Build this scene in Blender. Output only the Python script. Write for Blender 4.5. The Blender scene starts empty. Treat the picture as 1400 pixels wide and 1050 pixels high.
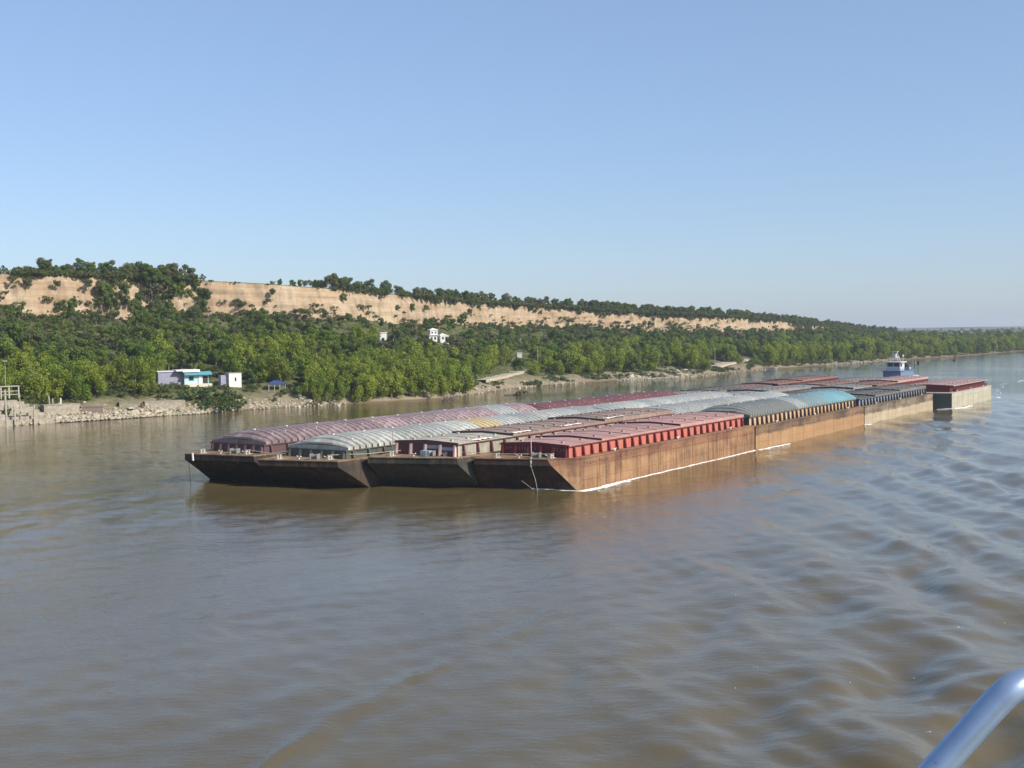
import bpy, math, random
import numpy as np
from mathutils import Vector, Matrix, Euler
rnd = random.Random(7)
S = bpy.context.scene
COL = S.collection
R = math.radians

# ---------------------------------------------------------------- camera
CAM_H = 21.0
cd = bpy.data.cameras.new('camera'); cam = bpy.data.objects.new('camera', cd); COL.objects.link(cam)
cd.sensor_width = 36; cd.lens = 1600 / 1400 * 36
cd.clip_start = .1; cd.clip_end = 40000
PITCH = math.atan(67 / 1600); ROLL = R(.9)
cam.matrix_world = Matrix.Translation((0, 0, CAM_H)) @ Matrix.Rotation(math.pi / 2 - PITCH, 4, 'X') @ Matrix.Rotation(-ROLL, 4, 'Z')
S.camera = cam
# ---------------------------------------------------------------- light
SUN_DIR = Vector((.80, -.50, .60)).normalized()          # towards the sun
W = bpy.data.worlds.new('World'); S.world = W; W.use_nodes = True
wn = W.node_tree.nodes; wl = W.node_tree.links; wn.clear()
sky = wn.new('ShaderNodeTexSky'); sky.sky_type = 'NISHITA'; sky.sun_disc = False
sky.sun_elevation = math.asin(SUN_DIR.z)
sky.sun_rotation = math.atan2(SUN_DIR.x, SUN_DIR.y)
sky.altitude = 0; sky.air_density = 1.0; sky.dust_density = .6; sky.ozone_density = 2.2
bg = wn.new('ShaderNodeBackground'); bg.inputs[1].default_value = .088
wo = wn.new('ShaderNodeOutputWorld')
tint = wn.new('ShaderNodeMix'); tint.data_type = 'RGBA'; tint.blend_type = 'MULTIPLY'; tint.inputs[0].default_value = 1
tint.inputs[7].default_value = (1.15, 1.2, 1.4, 1); wl.new(sky.outputs[0], tint.inputs[6])
veil = wn.new('ShaderNodeMix'); veil.data_type = 'RGBA'; veil.inputs[0].default_value = .35      # flat pale blue mixed over the sky, the same all round
veil.inputs[7].default_value = (.36/.088, .52/.088, .74/.088, 1); wl.new(tint.outputs[2], veil.inputs[6])
wl.new(veil.outputs[2], bg.inputs[0]); wl.new(bg.outputs[0], wo.inputs[0])
sd = bpy.data.lights.new('sun', 'SUN'); sd.energy = 5.0; sd.angle = R(.53); sd.color = (1, .93, .82)
sun = bpy.data.objects.new('sun', sd); COL.objects.link(sun)
sun.rotation_euler = SUN_DIR.to_track_quat('Z', 'Y').to_euler(); sun.location = (0, 0, 200)
vs = S.view_settings; vs.view_transform = 'Standard'; vs.look = 'None'; vs.exposure = .25; vs.gamma = 1
vs.use_curve_mapping = False
S.cycles.max_bounces = 5; S.cycles.diffuse_bounces = 2; S.cycles.glossy_bounces = 3
S.cycles.transparent_max_bounces = 4; S.cycles.volume_bounces = 0
S.cycles.use_denoising = True

# ---------------------------------------------------------------- helpers
def project(x, y, z):
    """world -> photograph pixel (1400x1050), used only to measure where things stand"""
    p, r = PITCH, ROLL
    dz = z - CAM_H
    fw = y * math.cos(p) - dz * math.sin(p)
    up = y * math.sin(p) + dz * math.cos(p)
    X = 1600 * x / fw; Y = -1600 * up / fw
    c, s = math.cos(r), math.sin(r)
    return 700 + c * X + s * Y, 525 - s * X + c * Y
def at(px, py, z):
    """pixel of the photograph -> point on the level plane z"""
    p, r = PITCH, ROLL
    c, s = math.cos(r), math.sin(r)
    dx, dy = px - 700, py - 525
    X = c * dx - s * dy; Y = s * dx + c * dy
    fw = 1600 * math.cos(p) - Y * math.sin(p); dn = 1600 * math.sin(p) + Y * math.cos(p)
    t = (CAM_H - z) / dn
    return Vector((X * t, fw * t, z))
def tag(o, label=None, cat=None, group=None, kind=None):
    if label: o['label'] = label
    if cat: o['category'] = cat
    if group: o['group'] = group
    if kind: o['kind'] = kind
    return o
def empty(name, loc=(0, 0, 0), rz=0, **k):
    o = bpy.data.objects.new(name, None); COL.objects.link(o)
    o.location = loc; o.rotation_euler = (0, 0, rz); o.empty_display_size = .5
    return tag(o, **k)
def link(name, me, parent=None, loc=(0, 0, 0), rot=(0, 0, 0), scale=(1, 1, 1), **k):
    o = bpy.data.objects.new(name, me); COL.objects.link(o)
    o.parent = parent; o.location = loc; o.rotation_euler = rot; o.scale = scale
    return tag(o, **k)

class MB:
    def __init__(s): s.v = []; s.f = []; s.m = []
    def add(s, vs, fs, m=0):
        b = len(s.v); s.v += [tuple(p) for p in vs]
        s.f += [tuple(b + i for i in f) for f in fs]; s.m += [m] * len(fs)
    def box(s, x0, x1, y0, y1, z0, z1, m=0):
        s.add([(x0,y0,z0),(x1,y0,z0),(x1,y1,z0),(x0,y1,z0),(x0,y0,z1),(x1,y0,z1),(x1,y1,z1),(x0,y1,z1)],
              [(3,2,1,0),(4,5,6,7),(0,1,5,4),(1,2,6,5),(2,3,7,6),(3,0,4,7)], m)
    def tube(s, pts, r, n=6, m=0, cap=True):
        pts = [Vector(p) for p in pts]; rr = r if isinstance(r, (list, tuple)) else [r] * len(pts)
        vs = []; fs = []
        for i, p in enumerate(pts):
            d = (pts[min(i+1, len(pts)-1)] - pts[max(i-1, 0)]).normalized()
            a = d.cross(Vector((0, 0, 1)))
            if a.length < .05: a = d.cross(Vector((1, 0, 0)))
            a.normalize(); b = d.cross(a)
            for k in range(n):
                t = 2 * math.pi * k / n
                vs.append(p + (a * math.cos(t) + b * math.sin(t)) * rr[i])
        for i in range(len(pts) - 1):
            for k in range(n):
                fs.append((i*n+k, i*n+(k+1) % n, (i+1)*n+(k+1) % n, (i+1)*n+k))
        if cap:
            fs.append(tuple(range(n))[::-1]); fs.append(tuple((len(pts)-1)*n + k for k in range(n)))
        s.add(vs, fs, m)
    def mesh(s, name, mats, smooth=False):
        me = bpy.data.meshes.new(name); me.from_pydata(s.v, [], s.f)
        for m in (mats if isinstance(mats, (list, tuple)) else [mats]): me.materials.append(m)
        me.polygons.foreach_set('material_index', s.m)
        if smooth: me.polygons.foreach_set('use_smooth', [True] * len(s.f))
        me.update(); return me
    def obj(s, name, mats, parent=None, loc=(0,0,0), rot=(0,0,0), smooth=False, **k):
        return link(name, s.mesh(name, mats, smooth), parent, loc, rot, **k)

# value noise in numpy
_T = np.random.RandomState(3).rand(256, 256)
def vnoise(x, y):
    xi = np.floor(x).astype(int); yi = np.floor(y).astype(int); fx = x - xi; fy = y - yi
    fx = fx*fx*(3-2*fx); fy = fy*fy*(3-2*fy)
    a = _T[xi % 256, yi % 256]; b = _T[(xi+1) % 256, yi % 256]; c = _T[xi % 256, (yi+1) % 256]; d = _T[(xi+1) % 256, (yi+1) % 256]
    return (a*(1-fx)+b*fx)*(1-fy) + (c*(1-fx)+d*fx)*fy - .5
def fbm(x, y, o=4):
    r = 0; a = 1
    for i in range(o): r = r + a * vnoise(x * 2**i + 17*i, y * 2**i + 5*i); a *= .5
    return r

# ---------------------------------------------------------------- materials
def nt(name):
    m = bpy.data.materials.new(name); m.use_nodes = True
    n = m.node_tree.nodes; l = m.node_tree.links
    return m, n, l, n['Principled BSDF']
def ramp(n, stops):
    r = n.new('ShaderNodeValToRGB'); e = r.color_ramp.elements
    while len(e) < len(stops): e.new(.5)
    for i, (p, c) in enumerate(stops): e[i].position = p; e[i].color = (*c, 1) if len(c) == 3 else c
    return r
def noise(n, l, vec, scale, detail=4, rough=.6, sc=(1, 1, 1)):
    mp = n.new('ShaderNodeMapping'); mp.inputs['Scale'].default_value = sc; l.new(vec, mp.inputs[0])
    t = n.new('ShaderNodeTexNoise'); t.inputs['Scale'].default_value = scale; t.inputs['Detail'].default_value = detail
    t.inputs['Roughness'].default_value = rough; l.new(mp.outputs[0], t.inputs['Vector']); return t
def mixc(n, l, fac, a, b, mode='MIX'):
    x = n.new('ShaderNodeMix'); x.data_type = 'RGBA'; x.blend_type = mode
    for s_, v in ((0, fac), (6, a), (7, b)):
        if isinstance(v, (int, float)): x.inputs[s_].default_value = v
        elif isinstance(v, tuple): x.inputs[s_].default_value = (*v, 1)
        else: l.new(v, x.inputs[s_])
    return x.outputs[2]
def bump(n, l, h, b, strength=.5, dist=.05):
    x = n.new('ShaderNodeBump'); x.inputs['Strength'].default_value = strength; x.inputs['Distance'].default_value = dist
    l.new(h, x.inputs['Height']); l.new(x.outputs[0], b.inputs['Normal']); return x
def paint(name, c, rust=(.10, .045, .022), amt=.45, rough=.6, vary=.12, streak=True):
    """weathered paint with rust and dirt of its own"""
    m, n, l, b = nt(name); tc = n.new('ShaderNodeTexCoord'); o = tc.outputs['Object']
    oi = n.new('ShaderNodeObjectInfo')
    a = noise(n, l, o, .45, 6, .65); s_ = noise(n, l, o, 1.6, 5, .7, (1, 1, .12) if streak else (1, 1, 1)); fine = noise(n, l, o, 9, 3)
    r1 = ramp(n, [(1 - amt - .06, (0, 0, 0)), (1 - amt + .16, (1, 1, 1))])
    ad = n.new('ShaderNodeMath'); ad.operation = 'MULTIPLY_ADD'; l.new(s_.outputs[0], ad.inputs[0]); ad.inputs[1].default_value = .6
    ml = n.new('ShaderNodeMath'); ml.operation = 'MULTIPLY'; l.new(a.outputs[0], ml.inputs[0]); ml.inputs[1].default_value = .55
    l.new(ml.outputs[0], ad.inputs[2]); l.new(ad.outputs[0], r1.inputs[0])
    base = mixc(n, l, r1.outputs[0], c, rust)
    v = n.new('ShaderNodeMapRange'); v.inputs[3].default_value = 1 - vary; v.inputs[4].default_value = 1 + vary
    l.new(oi.outputs['Random'], v.inputs[0])
    f = n.new('ShaderNodeMapRange'); f.inputs[3].default_value = .8; f.inputs[4].default_value = 1.2; l.new(fine.outputs[0], f.inputs[0])
    mu = n.new('ShaderNodeMath'); mu.operation = 'MULTIPLY'; l.new(v.outputs[0], mu.inputs[0]); l.new(f.outputs[0], mu.inputs[1])
    vv = n.new('ShaderNodeCombineXYZ')
    for i in range(3): l.new(mu.outputs[0], vv.inputs[i])
    l.new(mixc(n, l, 1., base, vv.outputs[0], 'MULTIPLY'), b.inputs['Base Color'])
    b.inputs['Roughness'].default_value = rough; b.inputs['Specular IOR Level'].default_value = .3
    bump(n, l, a.outputs[0], b, .3, .03)
    return m
def hullmat(name, upper, lower, split, rust, amt=.5, soft=.35, planks=0):
    """hull plating: dirty band above, silt-stained band below the split height (metres above water)"""
    m, n, l, b = nt(name); tc = n.new('ShaderNodeTexCoord'); o = tc.outputs['Object']
    sp = n.new('ShaderNodeSeparateXYZ'); l.new(o, sp.inputs[0])
    big = noise(n, l, o, .12, 5, .6, (1, 1, 2.5)); st = noise(n, l, o, 1.1, 6, .7, (1, 1, .1)); pl = noise(n, l, o, .55, 5, .65, (.35, .35, 3)); fine = noise(n, l, o, 6, 4, .7)
    z = n.new('ShaderNodeMath'); z.operation = 'MULTIPLY_ADD'; l.new(pl.outputs[0], z.inputs[0]); z.inputs[1].default_value = 1.6; l.new(sp.outputs[2], z.inputs[2])
    mr = n.new('ShaderNodeMapRange'); mr.inputs[1].default_value = split + .8 - soft; mr.inputs[2].default_value = split + .8 + soft; l.new(z.outputs[0], mr.inputs[0])
    base = mixc(n, l, mr.outputs[0], lower, upper)
    r1 = ramp(n, [(.62 - amt * .3, (0, 0, 0)), (.78 - amt * .2, (1, 1, 1))]); l.new(st.outputs[0], r1.inputs[0])
    r2 = ramp(n, [(.4, (0, 0, 0)), (.7, (1, 1, 1))]); l.new(big.outputs[0], r2.inputs[0])
    base = mixc(n, l, r1.outputs[0], base, rust)
    k = n.new('ShaderNodeMath'); k.operation = 'MULTIPLY'; l.new(r2.outputs[0], k.inputs[0]); k.inputs[1].default_value = .55
    base = mixc(n, l, k.outputs[0], base, tuple(x * 1.35 for x in lower))
    f = ramp(n, [(.3, (.68, .68, .68)), (.7, (1.15, 1.15, 1.15))]); l.new(fine.outputs[0], f.inputs[0])
    base = mixc(n, l, 1., base, f.outputs[0], 'MULTIPLY')
    l.new(base, b.inputs['Base Color']); b.inputs['Roughness'].default_value = .72; b.inputs['Specular IOR Level'].default_value = .25
    bump(n, l, pl.outputs[0], b, .5, .06)
    return m
def plain(name, c, rough=.7, metal=0, nz=.25, scale=3):
    m, n, l, b = nt(name); tc = n.new('ShaderNodeTexCoord')
    t = noise(n, l, tc.outputs['Object'], scale, 5, .65)
    r = ramp(n, [(.3, tuple(x*(1-nz) for x in c)), (.7, tuple(x*(1+nz) for x in c))]); l.new(t.outputs[0], r.inputs[0])
    l.new(r.outputs[0], b.inputs['Base Color']); b.inputs['Roughness'].default_value = rough; b.inputs['Metallic'].default_value = metal
    bump(n, l, t.outputs[0], b, .2, .02)
    return m
def leafmat(name, c1, c2, c3, trans=.3):
    m, n, l, b = nt(name); oi = n.new('ShaderNodeObjectInfo'); tc = n.new('ShaderNodeTexCoord')
    t = noise(n, l, tc.outputs['Object'], .9, 3, .6)
    r = ramp(n, [(0, c1), (.5, c2), (1, c3)]); l.new(oi.outputs['Random'], r.inputs[0])
    r2 = ramp(n, [(.3, (.6, .64, .6)), (.7, (1.35, 1.33, 1.15))]); l.new(t.outputs[0], r2.inputs[0])
    base = mixc(n, l, 1., r.outputs[0], r2.outputs[0], 'MULTIPLY')
    l.new(base, b.inputs['Base Color']); b.inputs['Roughness'].default_value = .6; b.inputs['Specular IOR Level'].default_value = .2
    tr = n.new('ShaderNodeBsdfTranslucent'); l.new(base, tr.inputs[0]); mx = n.new('ShaderNodeMixShader'); mx.inputs[0].default_value = trans
    l.new(b.outputs[0], mx.inputs[1]); l.new(tr.outputs[0], mx.inputs[2]); l.new(mx.outputs[0], n['Material Output'].inputs[0])
    return m

# ================================================================ RIVER
O2 = Vector((8.556, 155.392)); TH = math.atan2(.82772, .56114)
dv = Vector((.56114, .82772)); du = Vector((-.82772, .56114))
def tow(v, u, z=0): return Vector((O2.x + dv.x*v + du.x*u, O2.y + dv.y*v + du.y*u, z))
def water_height(X, Y):
    r = np.hypot(X, Y)
    wx = X + 2.6*fbm(X/18, Y/18, 3)*6/3; wy = Y + 2.6*fbm(X/18+9, Y/18+4, 3)*6/3
    def wave(ang, lam, amp, ph=0, sharp=1.0):
        c, s_ = math.cos(R(ang)), math.sin(R(ang)); p = 2*math.pi*(wx*c + wy*s_)/lam + ph
        w = np.sin(p); return amp * (np.sign(w)*np.abs(w)**sharp if sharp != 1 else w)
    right = np.clip((X*.9 - Y*.28 + 22)/38, 0, 1)                 # the ship's own wake lies to starboard
    env = .45 + 1.1*np.clip(fbm(X/26+3, Y/26, 3)+.4, 0, 1)
    h = (wave(3, 9.8, .25) + wave(-20, 6.1, .11, 1) + wave(-44, 12.5, .15, 2)) * env * (.10 + 1.1*right) * (1 + .45*np.clip((150-r)/60, 0, 1))
    h += (wave(8, 3.1, .045) + wave(-62, 3.9, .05, 3) + wave(70, 2.7, .022) + wave(32, 2.2, .022, 1)) * (.35+.8*right) * env
    h += .10 * fbm(X/2.2, Y/2.0, 4) * (.5 + .9*right)
    # one sharp wake crest running away from the ship on the left
    d = (X + 13.4)*.889 - (Y - 59)*.456
    al = (X + 13.4)*.456 + (Y - 59)*.889
    seg = np.exp(-((al-5)/9)**2) + .8*np.exp(-((al-27)/6)**2) + .5*np.exp(-((al-46)/6)**2)
    d2 = d - 1.2 + .7*np.sin(al/6.) + 1.3*fbm(X/7, Y/7, 3)
    seg2 = np.exp(-((al+1)/3.5)**2) + np.exp(-((al-15)/3.5)**2) + .8*np.exp(-((al-31)/4)**2)
    h += (.10*np.exp(-(d2/1.1)**2) - .10*np.exp(-((d2-2.0)/1.1)**2) + .10*np.exp(-((d2+3.8)/1.8)**2) - .07*np.exp(-((d2-5.4)/1.8)**2)) * seg
    h += (.13*np.exp(-(d2/.28)**2) - .05*np.exp(-((d2-.6)/.4)**2)) * seg2
    # water pushed up along the bows and a low wave along the starboard side
    vx = (X-O2.x)*dv.x + (Y-O2.y)*dv.y; ux = (X-O2.x)*du.x + (Y-O2.y)*du.y
    bowv = np.interp(ux, [-4, 0, 14, 14.1, 28, 28.1, 42, 42.1, 56, 62], [2, -.4, -1, -6.5, -7.5, -15, -16, -16.5, -17.5, -13])
    h += .22*np.exp(-((vx-bowv+1.1)/1.0)**2) * ((ux > -3) & (ux < 58))
    h += .10*np.exp(-((ux+1.2)/.7)**2) * (vx > 0) * (vx < 122)
    return h * np.clip((420 - r)/260, .0, 1)
NR, NA = 640, 520
rr = 24 * (9500/24)**(np.linspace(0, 1, NR)**1.0); aa = np.radians(np.linspace(-48, 44, NA))
RR, AA = np.meshgrid(rr, aa, indexing='ij'); WX = RR*np.sin(AA); WY = RR*np.cos(AA); WZ = water_height(WX, WY)
me = bpy.data.meshes.new('river_water'); nv = NR*NA
me.vertices.add(nv); me.vertices.foreach_set('co', np.stack([WX, WY, WZ], -1).ravel())
ii = np.arange(nv).reshape(NR, NA); q = np.stack([ii[:-1, :-1], ii[1:, :-1], ii[1:, 1:], ii[:-1, 1:]], -1).reshape(-1, 4)[:, ::-1]
def fill(me, q):
    me.loops.add(q.size); me.loops.foreach_set('vertex_index', q.ravel().astype(np.int32)); me.polygons.add(len(q))
    me.polygons.foreach_set('loop_start', np.arange(0, q.size, q.shape[1], dtype=np.int32))
    me.update(calc_edges=True)
fill(me, q); me.polygons.foreach_set('use_smooth', np.ones(len(q), bool))
m, n, l, b = nt('river water')
geo = n.new('ShaderNodeNewGeometry'); pos = geo.outputs['Position']
patch = noise(n, l, pos, .018, 3, .55, (1, .6, 1)); silt = noise(n, l, pos, .035, 4, .6)
cr = ramp(n, [(.35, (.100, .074, .030)), (.65, (.128, .096, .040))]); l.new(silt.outputs[0], cr.inputs[0]); l.new(cr.outputs[0], b.inputs['Base Color'])
b.inputs['IOR'].default_value = 1.46; b.inputs['Roughness'].default_value = .02; b.inputs['Specular IOR Level'].default_value = .5
r1 = noise(n, l, pos, 1.5, 4, .62, (.75, 1.5, 1)); r2 = noise(n, l, pos, .42, 3, .5, (.7, 1.5, 1)); r3 = noise(n, l, pos, 5.0, 2, .5, (.7, 1.4, 1))
pr = ramp(n, [(.38, (.35, .35, .35)), (.62, (1, 1, 1))]); l.new(patch.outputs[0], pr.inputs[0])
def M(op, a, b_):
    x = n.new('ShaderNodeMath'); x.operation = op
    for i, v in enumerate((a, b_)):
        if isinstance(v, (int, float)): x.inputs[i].default_value = v
        else: l.new(v, x.inputs[i])
    return x.outputs[0]
hgt = M('ADD', M('ADD', M('MULTIPLY', r1.outputs[0], .042), M('MULTIPLY', r2.outputs[0], .06)), M('MULTIPLY', r3.outputs[0], .016))
hgt = M('MULTIPLY', hgt, pr.outputs[0])
bp = bump(n, l, hgt, b, 1.0, 1.0)
me.materials.append(m)
tag(bpy.data.objects.new('river_water', me), kind='structure'); COL.objects.link(bpy.data.objects['river_water'])

# ================================================================ BANK, CLIFF, PLATEAU
KN = [  # shore x,y   cliff x,y    top  base  foot-of-slope type (0 steep terrace, 1 low meadow)
 (-300,130, -420,262, 48,31,0), (-170,262, -280,372, 48,31,0), (-129,294, -228,402, 47.5,31,0), (-111,311, -207,416, 47.2,30.5,0),
 (-88,334, -186,432, 46.8,30,0), (-66,361, -156,462, 46.5,29.5,0), (-20,392, -128,490, 46,30,0), (-9,432, -82,512, 43.3,29.5,.3),
 (2,462, -42,595, 40.5,27,.7), (20,488, -2,695, 38.8,25.5,1), (46,522, 42,742, 36.8,24,1), (86,550, 82,775, 34.4,21.5,1),
 (125,622, 128,808, 32.4,20,1), (164,671, 180,892, 30.6,19.5,1), (201,714, 232,985, 28.8,19,1), (240,767, 285,1065, 24.5,21.5,1),
 (320,853, 352,1160, 19,16,1), (446,1019, 500,1370, 12,10,1), (640,1230, 760,1650, 12,10,1), (1100,1650, 1300,2300, 14,12,1), (2000,2300, 2600,3400, 15,13,1)]
K = np.array(KN, float)
seg = np.hypot(np.diff(K[:,0]), np.diff(K[:,1])); ks = np.concatenate([[0], np.cumsum(seg)])
def kval(s_, c): return np.interp(s_, ks, K[:, c])
kx = np.arange(0, ks[-1], 1.0)
SM = {}
for c_ in range(7):                                             # smooth the polylines so the bank has no corners
    a_ = kval(kx, c_); w = np.hanning(61); w /= w.sum(); SM[c_] = np.convolve(np.pad(a_, 30, 'edge'), w, 'valid')
def kv(s_, c): return np.interp(s_, kx, SM[c])
G0 = ([0,.03,.07,.14,.2,.45,.75,1], [0,.05,.12,.20,.25,.44,.72,1]); G1 = ([0,.03,.1,.25,.4,.7,1], [0,.03,.10,.19,.30,.60,1])
def ground(s_, t, rough=True):
    """s_ metres along the shore, t 0 at the water .. 1 at the cliff foot"""
    s_ = np.asarray(s_, float); t = np.asarray(t, float)
    sx, sy, cx, cy, zb, ty = (kv(s_, c) for c in (0, 1, 2, 3, 5, 6))
    sh = 3.2*fbm(s_/22, s_*0+.5, 3) + 1.2*fbm(s_/5, s_*0+3, 2)    # uneven waterline
    ln = np.hypot(cx-sx, cy-sy); ux, uy = (cx-sx)/ln, (cy-sy)/ln
    x = sx + (cx-sx)*t + ux*sh*np.clip(1-t*4, 0, 1); y = sy + (cy-sy)*t + uy*sh*np.clip(1-t*4, 0, 1)
    g = np.interp(t, *G0)*(1-ty) + np.interp(t, *G1)*ty
    z = zb*g
    if rough: z = z + fbm(x/16, y/16, 4)*3.0*np.clip(t*5, .12, 1) + .7*fbm(x/2.5, y/2.5, 3)*np.clip(1.4-t*5, .25, 1)*np.clip(t*30, 0, 1)
    z = np.where(t <= 0, -2 + t*20, z)
    return x, y, z
sl = np.concatenate([np.arange(60, 700, 1.6), 700*(ks[-1]/700)**np.linspace(0, 1, 420)])
def sheet(name, X, Y, Z, mat, **k):
    me = bpy.data.meshes.new(name); a, b_ = X.shape
    me.vertices.add(a*b_); me.vertices.foreach_set('co', np.stack([X, Y, Z], -1).ravel())
    ii = np.arange(a*b_).reshape(a, b_); q = np.stack([ii[:-1,:-1], ii[1:,:-1], ii[1:,1:], ii[:-1,1:]], -1).reshape(-1, 4)
    fill(me, q); me.polygons.foreach_set('use_smooth', np.ones(len(q), bool)); me.materials.append(mat)
    o = bpy.data.objects.new(name, me); COL.objects.link(o); return tag(o, **k)
# bank material: sand and silt near the water, dry grass and scrub further up
m, n, l, b = nt('bank ground'); geo = n.new('ShaderNodeNewGeometry'); pos = geo.outputs['Position']
sp = n.new('ShaderNodeSeparateXYZ'); l.new(pos, sp.inputs[0])
a1 = noise(n, l, pos, .09, 6, .65); a2 = noise(n, l, pos, .5, 5, .7); a3 = noise(n, l, pos, 2.2, 4, .7)
zz = M('ADD', sp.outputs[2], M('MULTIPLY', a1.outputs[0], -9.))
mr = n.new('ShaderNodeMapRange'); mr.inputs[1].default_value = -3.4; mr.inputs[2].default_value = .6; l.new(zz, mr.inputs[0])
gr = ramp(n, [(.35, (.055, .07, .022)), (.52, (.09, .10, .035)), (.68, (.20, .165, .09))]); l.new(a2.outputs[0], gr.inputs[0])
sa = ramp(n, [(.3, (.20, .155, .095)), (.7, (.36, .30, .205))]); l.new(a3.outputs[0], sa.inputs[0])
wet = n.new('ShaderNodeMapRange'); wet.inputs[1].default_value = .1; wet.inputs[2].default_value = .7; l.new(sp.outputs[2], wet.inputs[0])
c_ = mixc(n, l, mr.outputs[0], sa.outputs[0], gr.outputs[0]); c_ = mixc(n, l, wet.outputs[0], (.13, .095, .055), c_)
l.new(c_, b.inputs['Base Color']); b.inputs['Roughness'].default_value = .9; b.inputs['Specular IOR Level'].default_value = .1
bump(n, l, a3.outputs[0], b, .6, .3); M_bank = m
tt = np.concatenate([[-.15, -.05, -.02], np.linspace(0, .2, 26)[0:], np.linspace(.21, 1, 46)])
SS, TT = np.meshgrid(sl, tt, indexing='ij'); X, Y, Z = ground(SS, TT)
sheet('river_bank', X, Y, Z, M_bank, kind='structure')
# cliff
m, n, l, b = nt('loess cliff'); geo = n.new('ShaderNodeNewGeometry'); pos = geo.outputs['Position']
st = noise(n, l, pos, .6, 6, .7, (.035, .035, 1.3)); ve = noise(n, l, pos, .35, 6, .7, (1, 1, .12)); pt = noise(n, l, pos, .06, 4, .6)
c1 = ramp(n, [(.25, (.25, .185, .115)), (.42, (.35, .27, .175)), (.53, (.41, .325, .222)), (.60, (.33, .255, .168)), (.75, (.50, .425, .31))]); l.new(st.outputs[0], c1.inputs[0])
c2 = ramp(n, [(.33, (.70, .68, .65)), (.55, (1.06, 1.05, 1.03))]); l.new(ve.outputs[0], c2.inputs[0])
c3 = ramp(n, [(.4, (.92, .86, .84)), (.6, (1.05, 1.05, 1.08))]); l.new(pt.outputs[0], c3.inputs[0])
c_ = mixc(n, l, 1., c1.outputs[0], c2.outputs[0], 'MULTIPLY'); c_ = mixc(n, l, 1., c_, c3.outputs[0], 'MULTIPLY')
l.new(c_, b.inputs['Base Color']); b.inputs['Roughness'].default_value = .95; b.inputs['Specular IOR Level'].default_value = .05
bump(n, l, ve.outputs[0], b, .7, .5); M_cliff = m
NC = 22; hf = np.linspace(0, 1, NC)
X0, Y0, Z0 = ground(sl, np.ones_like(sl)); cx, cy = kv(sl, 2), kv(sl, 3); ln = np.hypot(cx-kv(sl,0), cy-kv(sl,1))
ux, uy = (cx-kv(sl,0))/ln, (cy-kv(sl,1))/ln; ztop = kv(sl, 4) + .5*fbm(sl/14, sl*0, 3)
HF, SG = np.meshgrid(hf, sl)
gul = 5.5*np.abs(fbm(SG/8, HF*.8+2, 5)) + 1.5*np.abs(fbm(SG/2.6, HF*1.1, 3)) + 3.5*fbm(SG/34, HF*.4, 3)
off = 4.5*HF**1.3 - .7*np.sin(HF*19 + 2*fbm(SG/25, HF*0, 2)) * .4 + gul*np.clip(1.15-HF*.25, 0, 1)
off[:, 0] = 0
X = X0[:, None] + ux[:, None]*off; Y = Y0[:, None] + uy[:, None]*off; Z = Z0[:, None] + (ztop - Z0)[:, None]*HF
sheet('cliff_face', X, Y, Z, M_cliff, kind='structure')
# plateau behind the edge
m, n, l, b = nt('plateau grass'); geo = n.new('ShaderNodeNewGeometry'); a1 = noise(n, l, geo.outputs['Position'], .05, 6, .7)
c1 = ramp(n, [(.35, (.055, .065, .025)), (.6, (.13, .12, .055))]); l.new(a1.outputs[0], c1.inputs[0]); l.new(c1.outputs[0], b.inputs['Base Color']); b.inputs['Roughness'].default_value = .95
M_plat = m
dd = np.array([0, .8, 2.5, 6, 14, 30, 60, 120, 220, 400, 700, 1200]); DD, _ = np.meshgrid(dd, sl)
PX = X[:, -1:] + ux[:, None]*DD; PY = Y[:, -1:] + uy[:, None]*DD
PZ = ztop[:, None] + np.where(DD > 0, .35, 0) + np.minimum(DD, 60)*.012 + fbm(PX/60, PY/60, 3)*np.minimum(DD/12, 1.)*1.2
sheet('plateau_ground', PX, PY, PZ, M_plat, kind='structure')
EDGE = (X[:, -1].copy(), Y[:, -1].copy(), ztop.copy())
# distant low hills with pale fields
m, n, l, b = nt('distant fields'); geo = n.new('ShaderNodeNewGeometry'); a1 = noise(n, l, geo.outputs['Position'], .004, 5, .6, (1, .4, 1))
c1 = ramp(n, [(.42, (.035, .05, .022)), (.5, (.07, .085, .035)), (.56, (.20, .19, .10))]); l.new(a1.outputs[0], c1.inputs[0]); l.new(c1.outputs[0], b.inputs['Base Color']); b.inputs['Roughness'].default_value = .95
gx = np.linspace(300, 5200, 140); gy = np.linspace(1900, 7000, 90); GX, GY = np.meshgrid(gx, gy, indexing='ij')
GZ = 7 + 17*np.clip((GY-1900)/2600, 0, 1)**.7 + 6*fbm(GX/700, GY/900, 4); GZ = GZ * np.clip((GY - .55*GX - 900)/900, -.2, 1)
sheet('distant_hills', GX, GY, GZ - 1, m, kind='structure')

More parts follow.
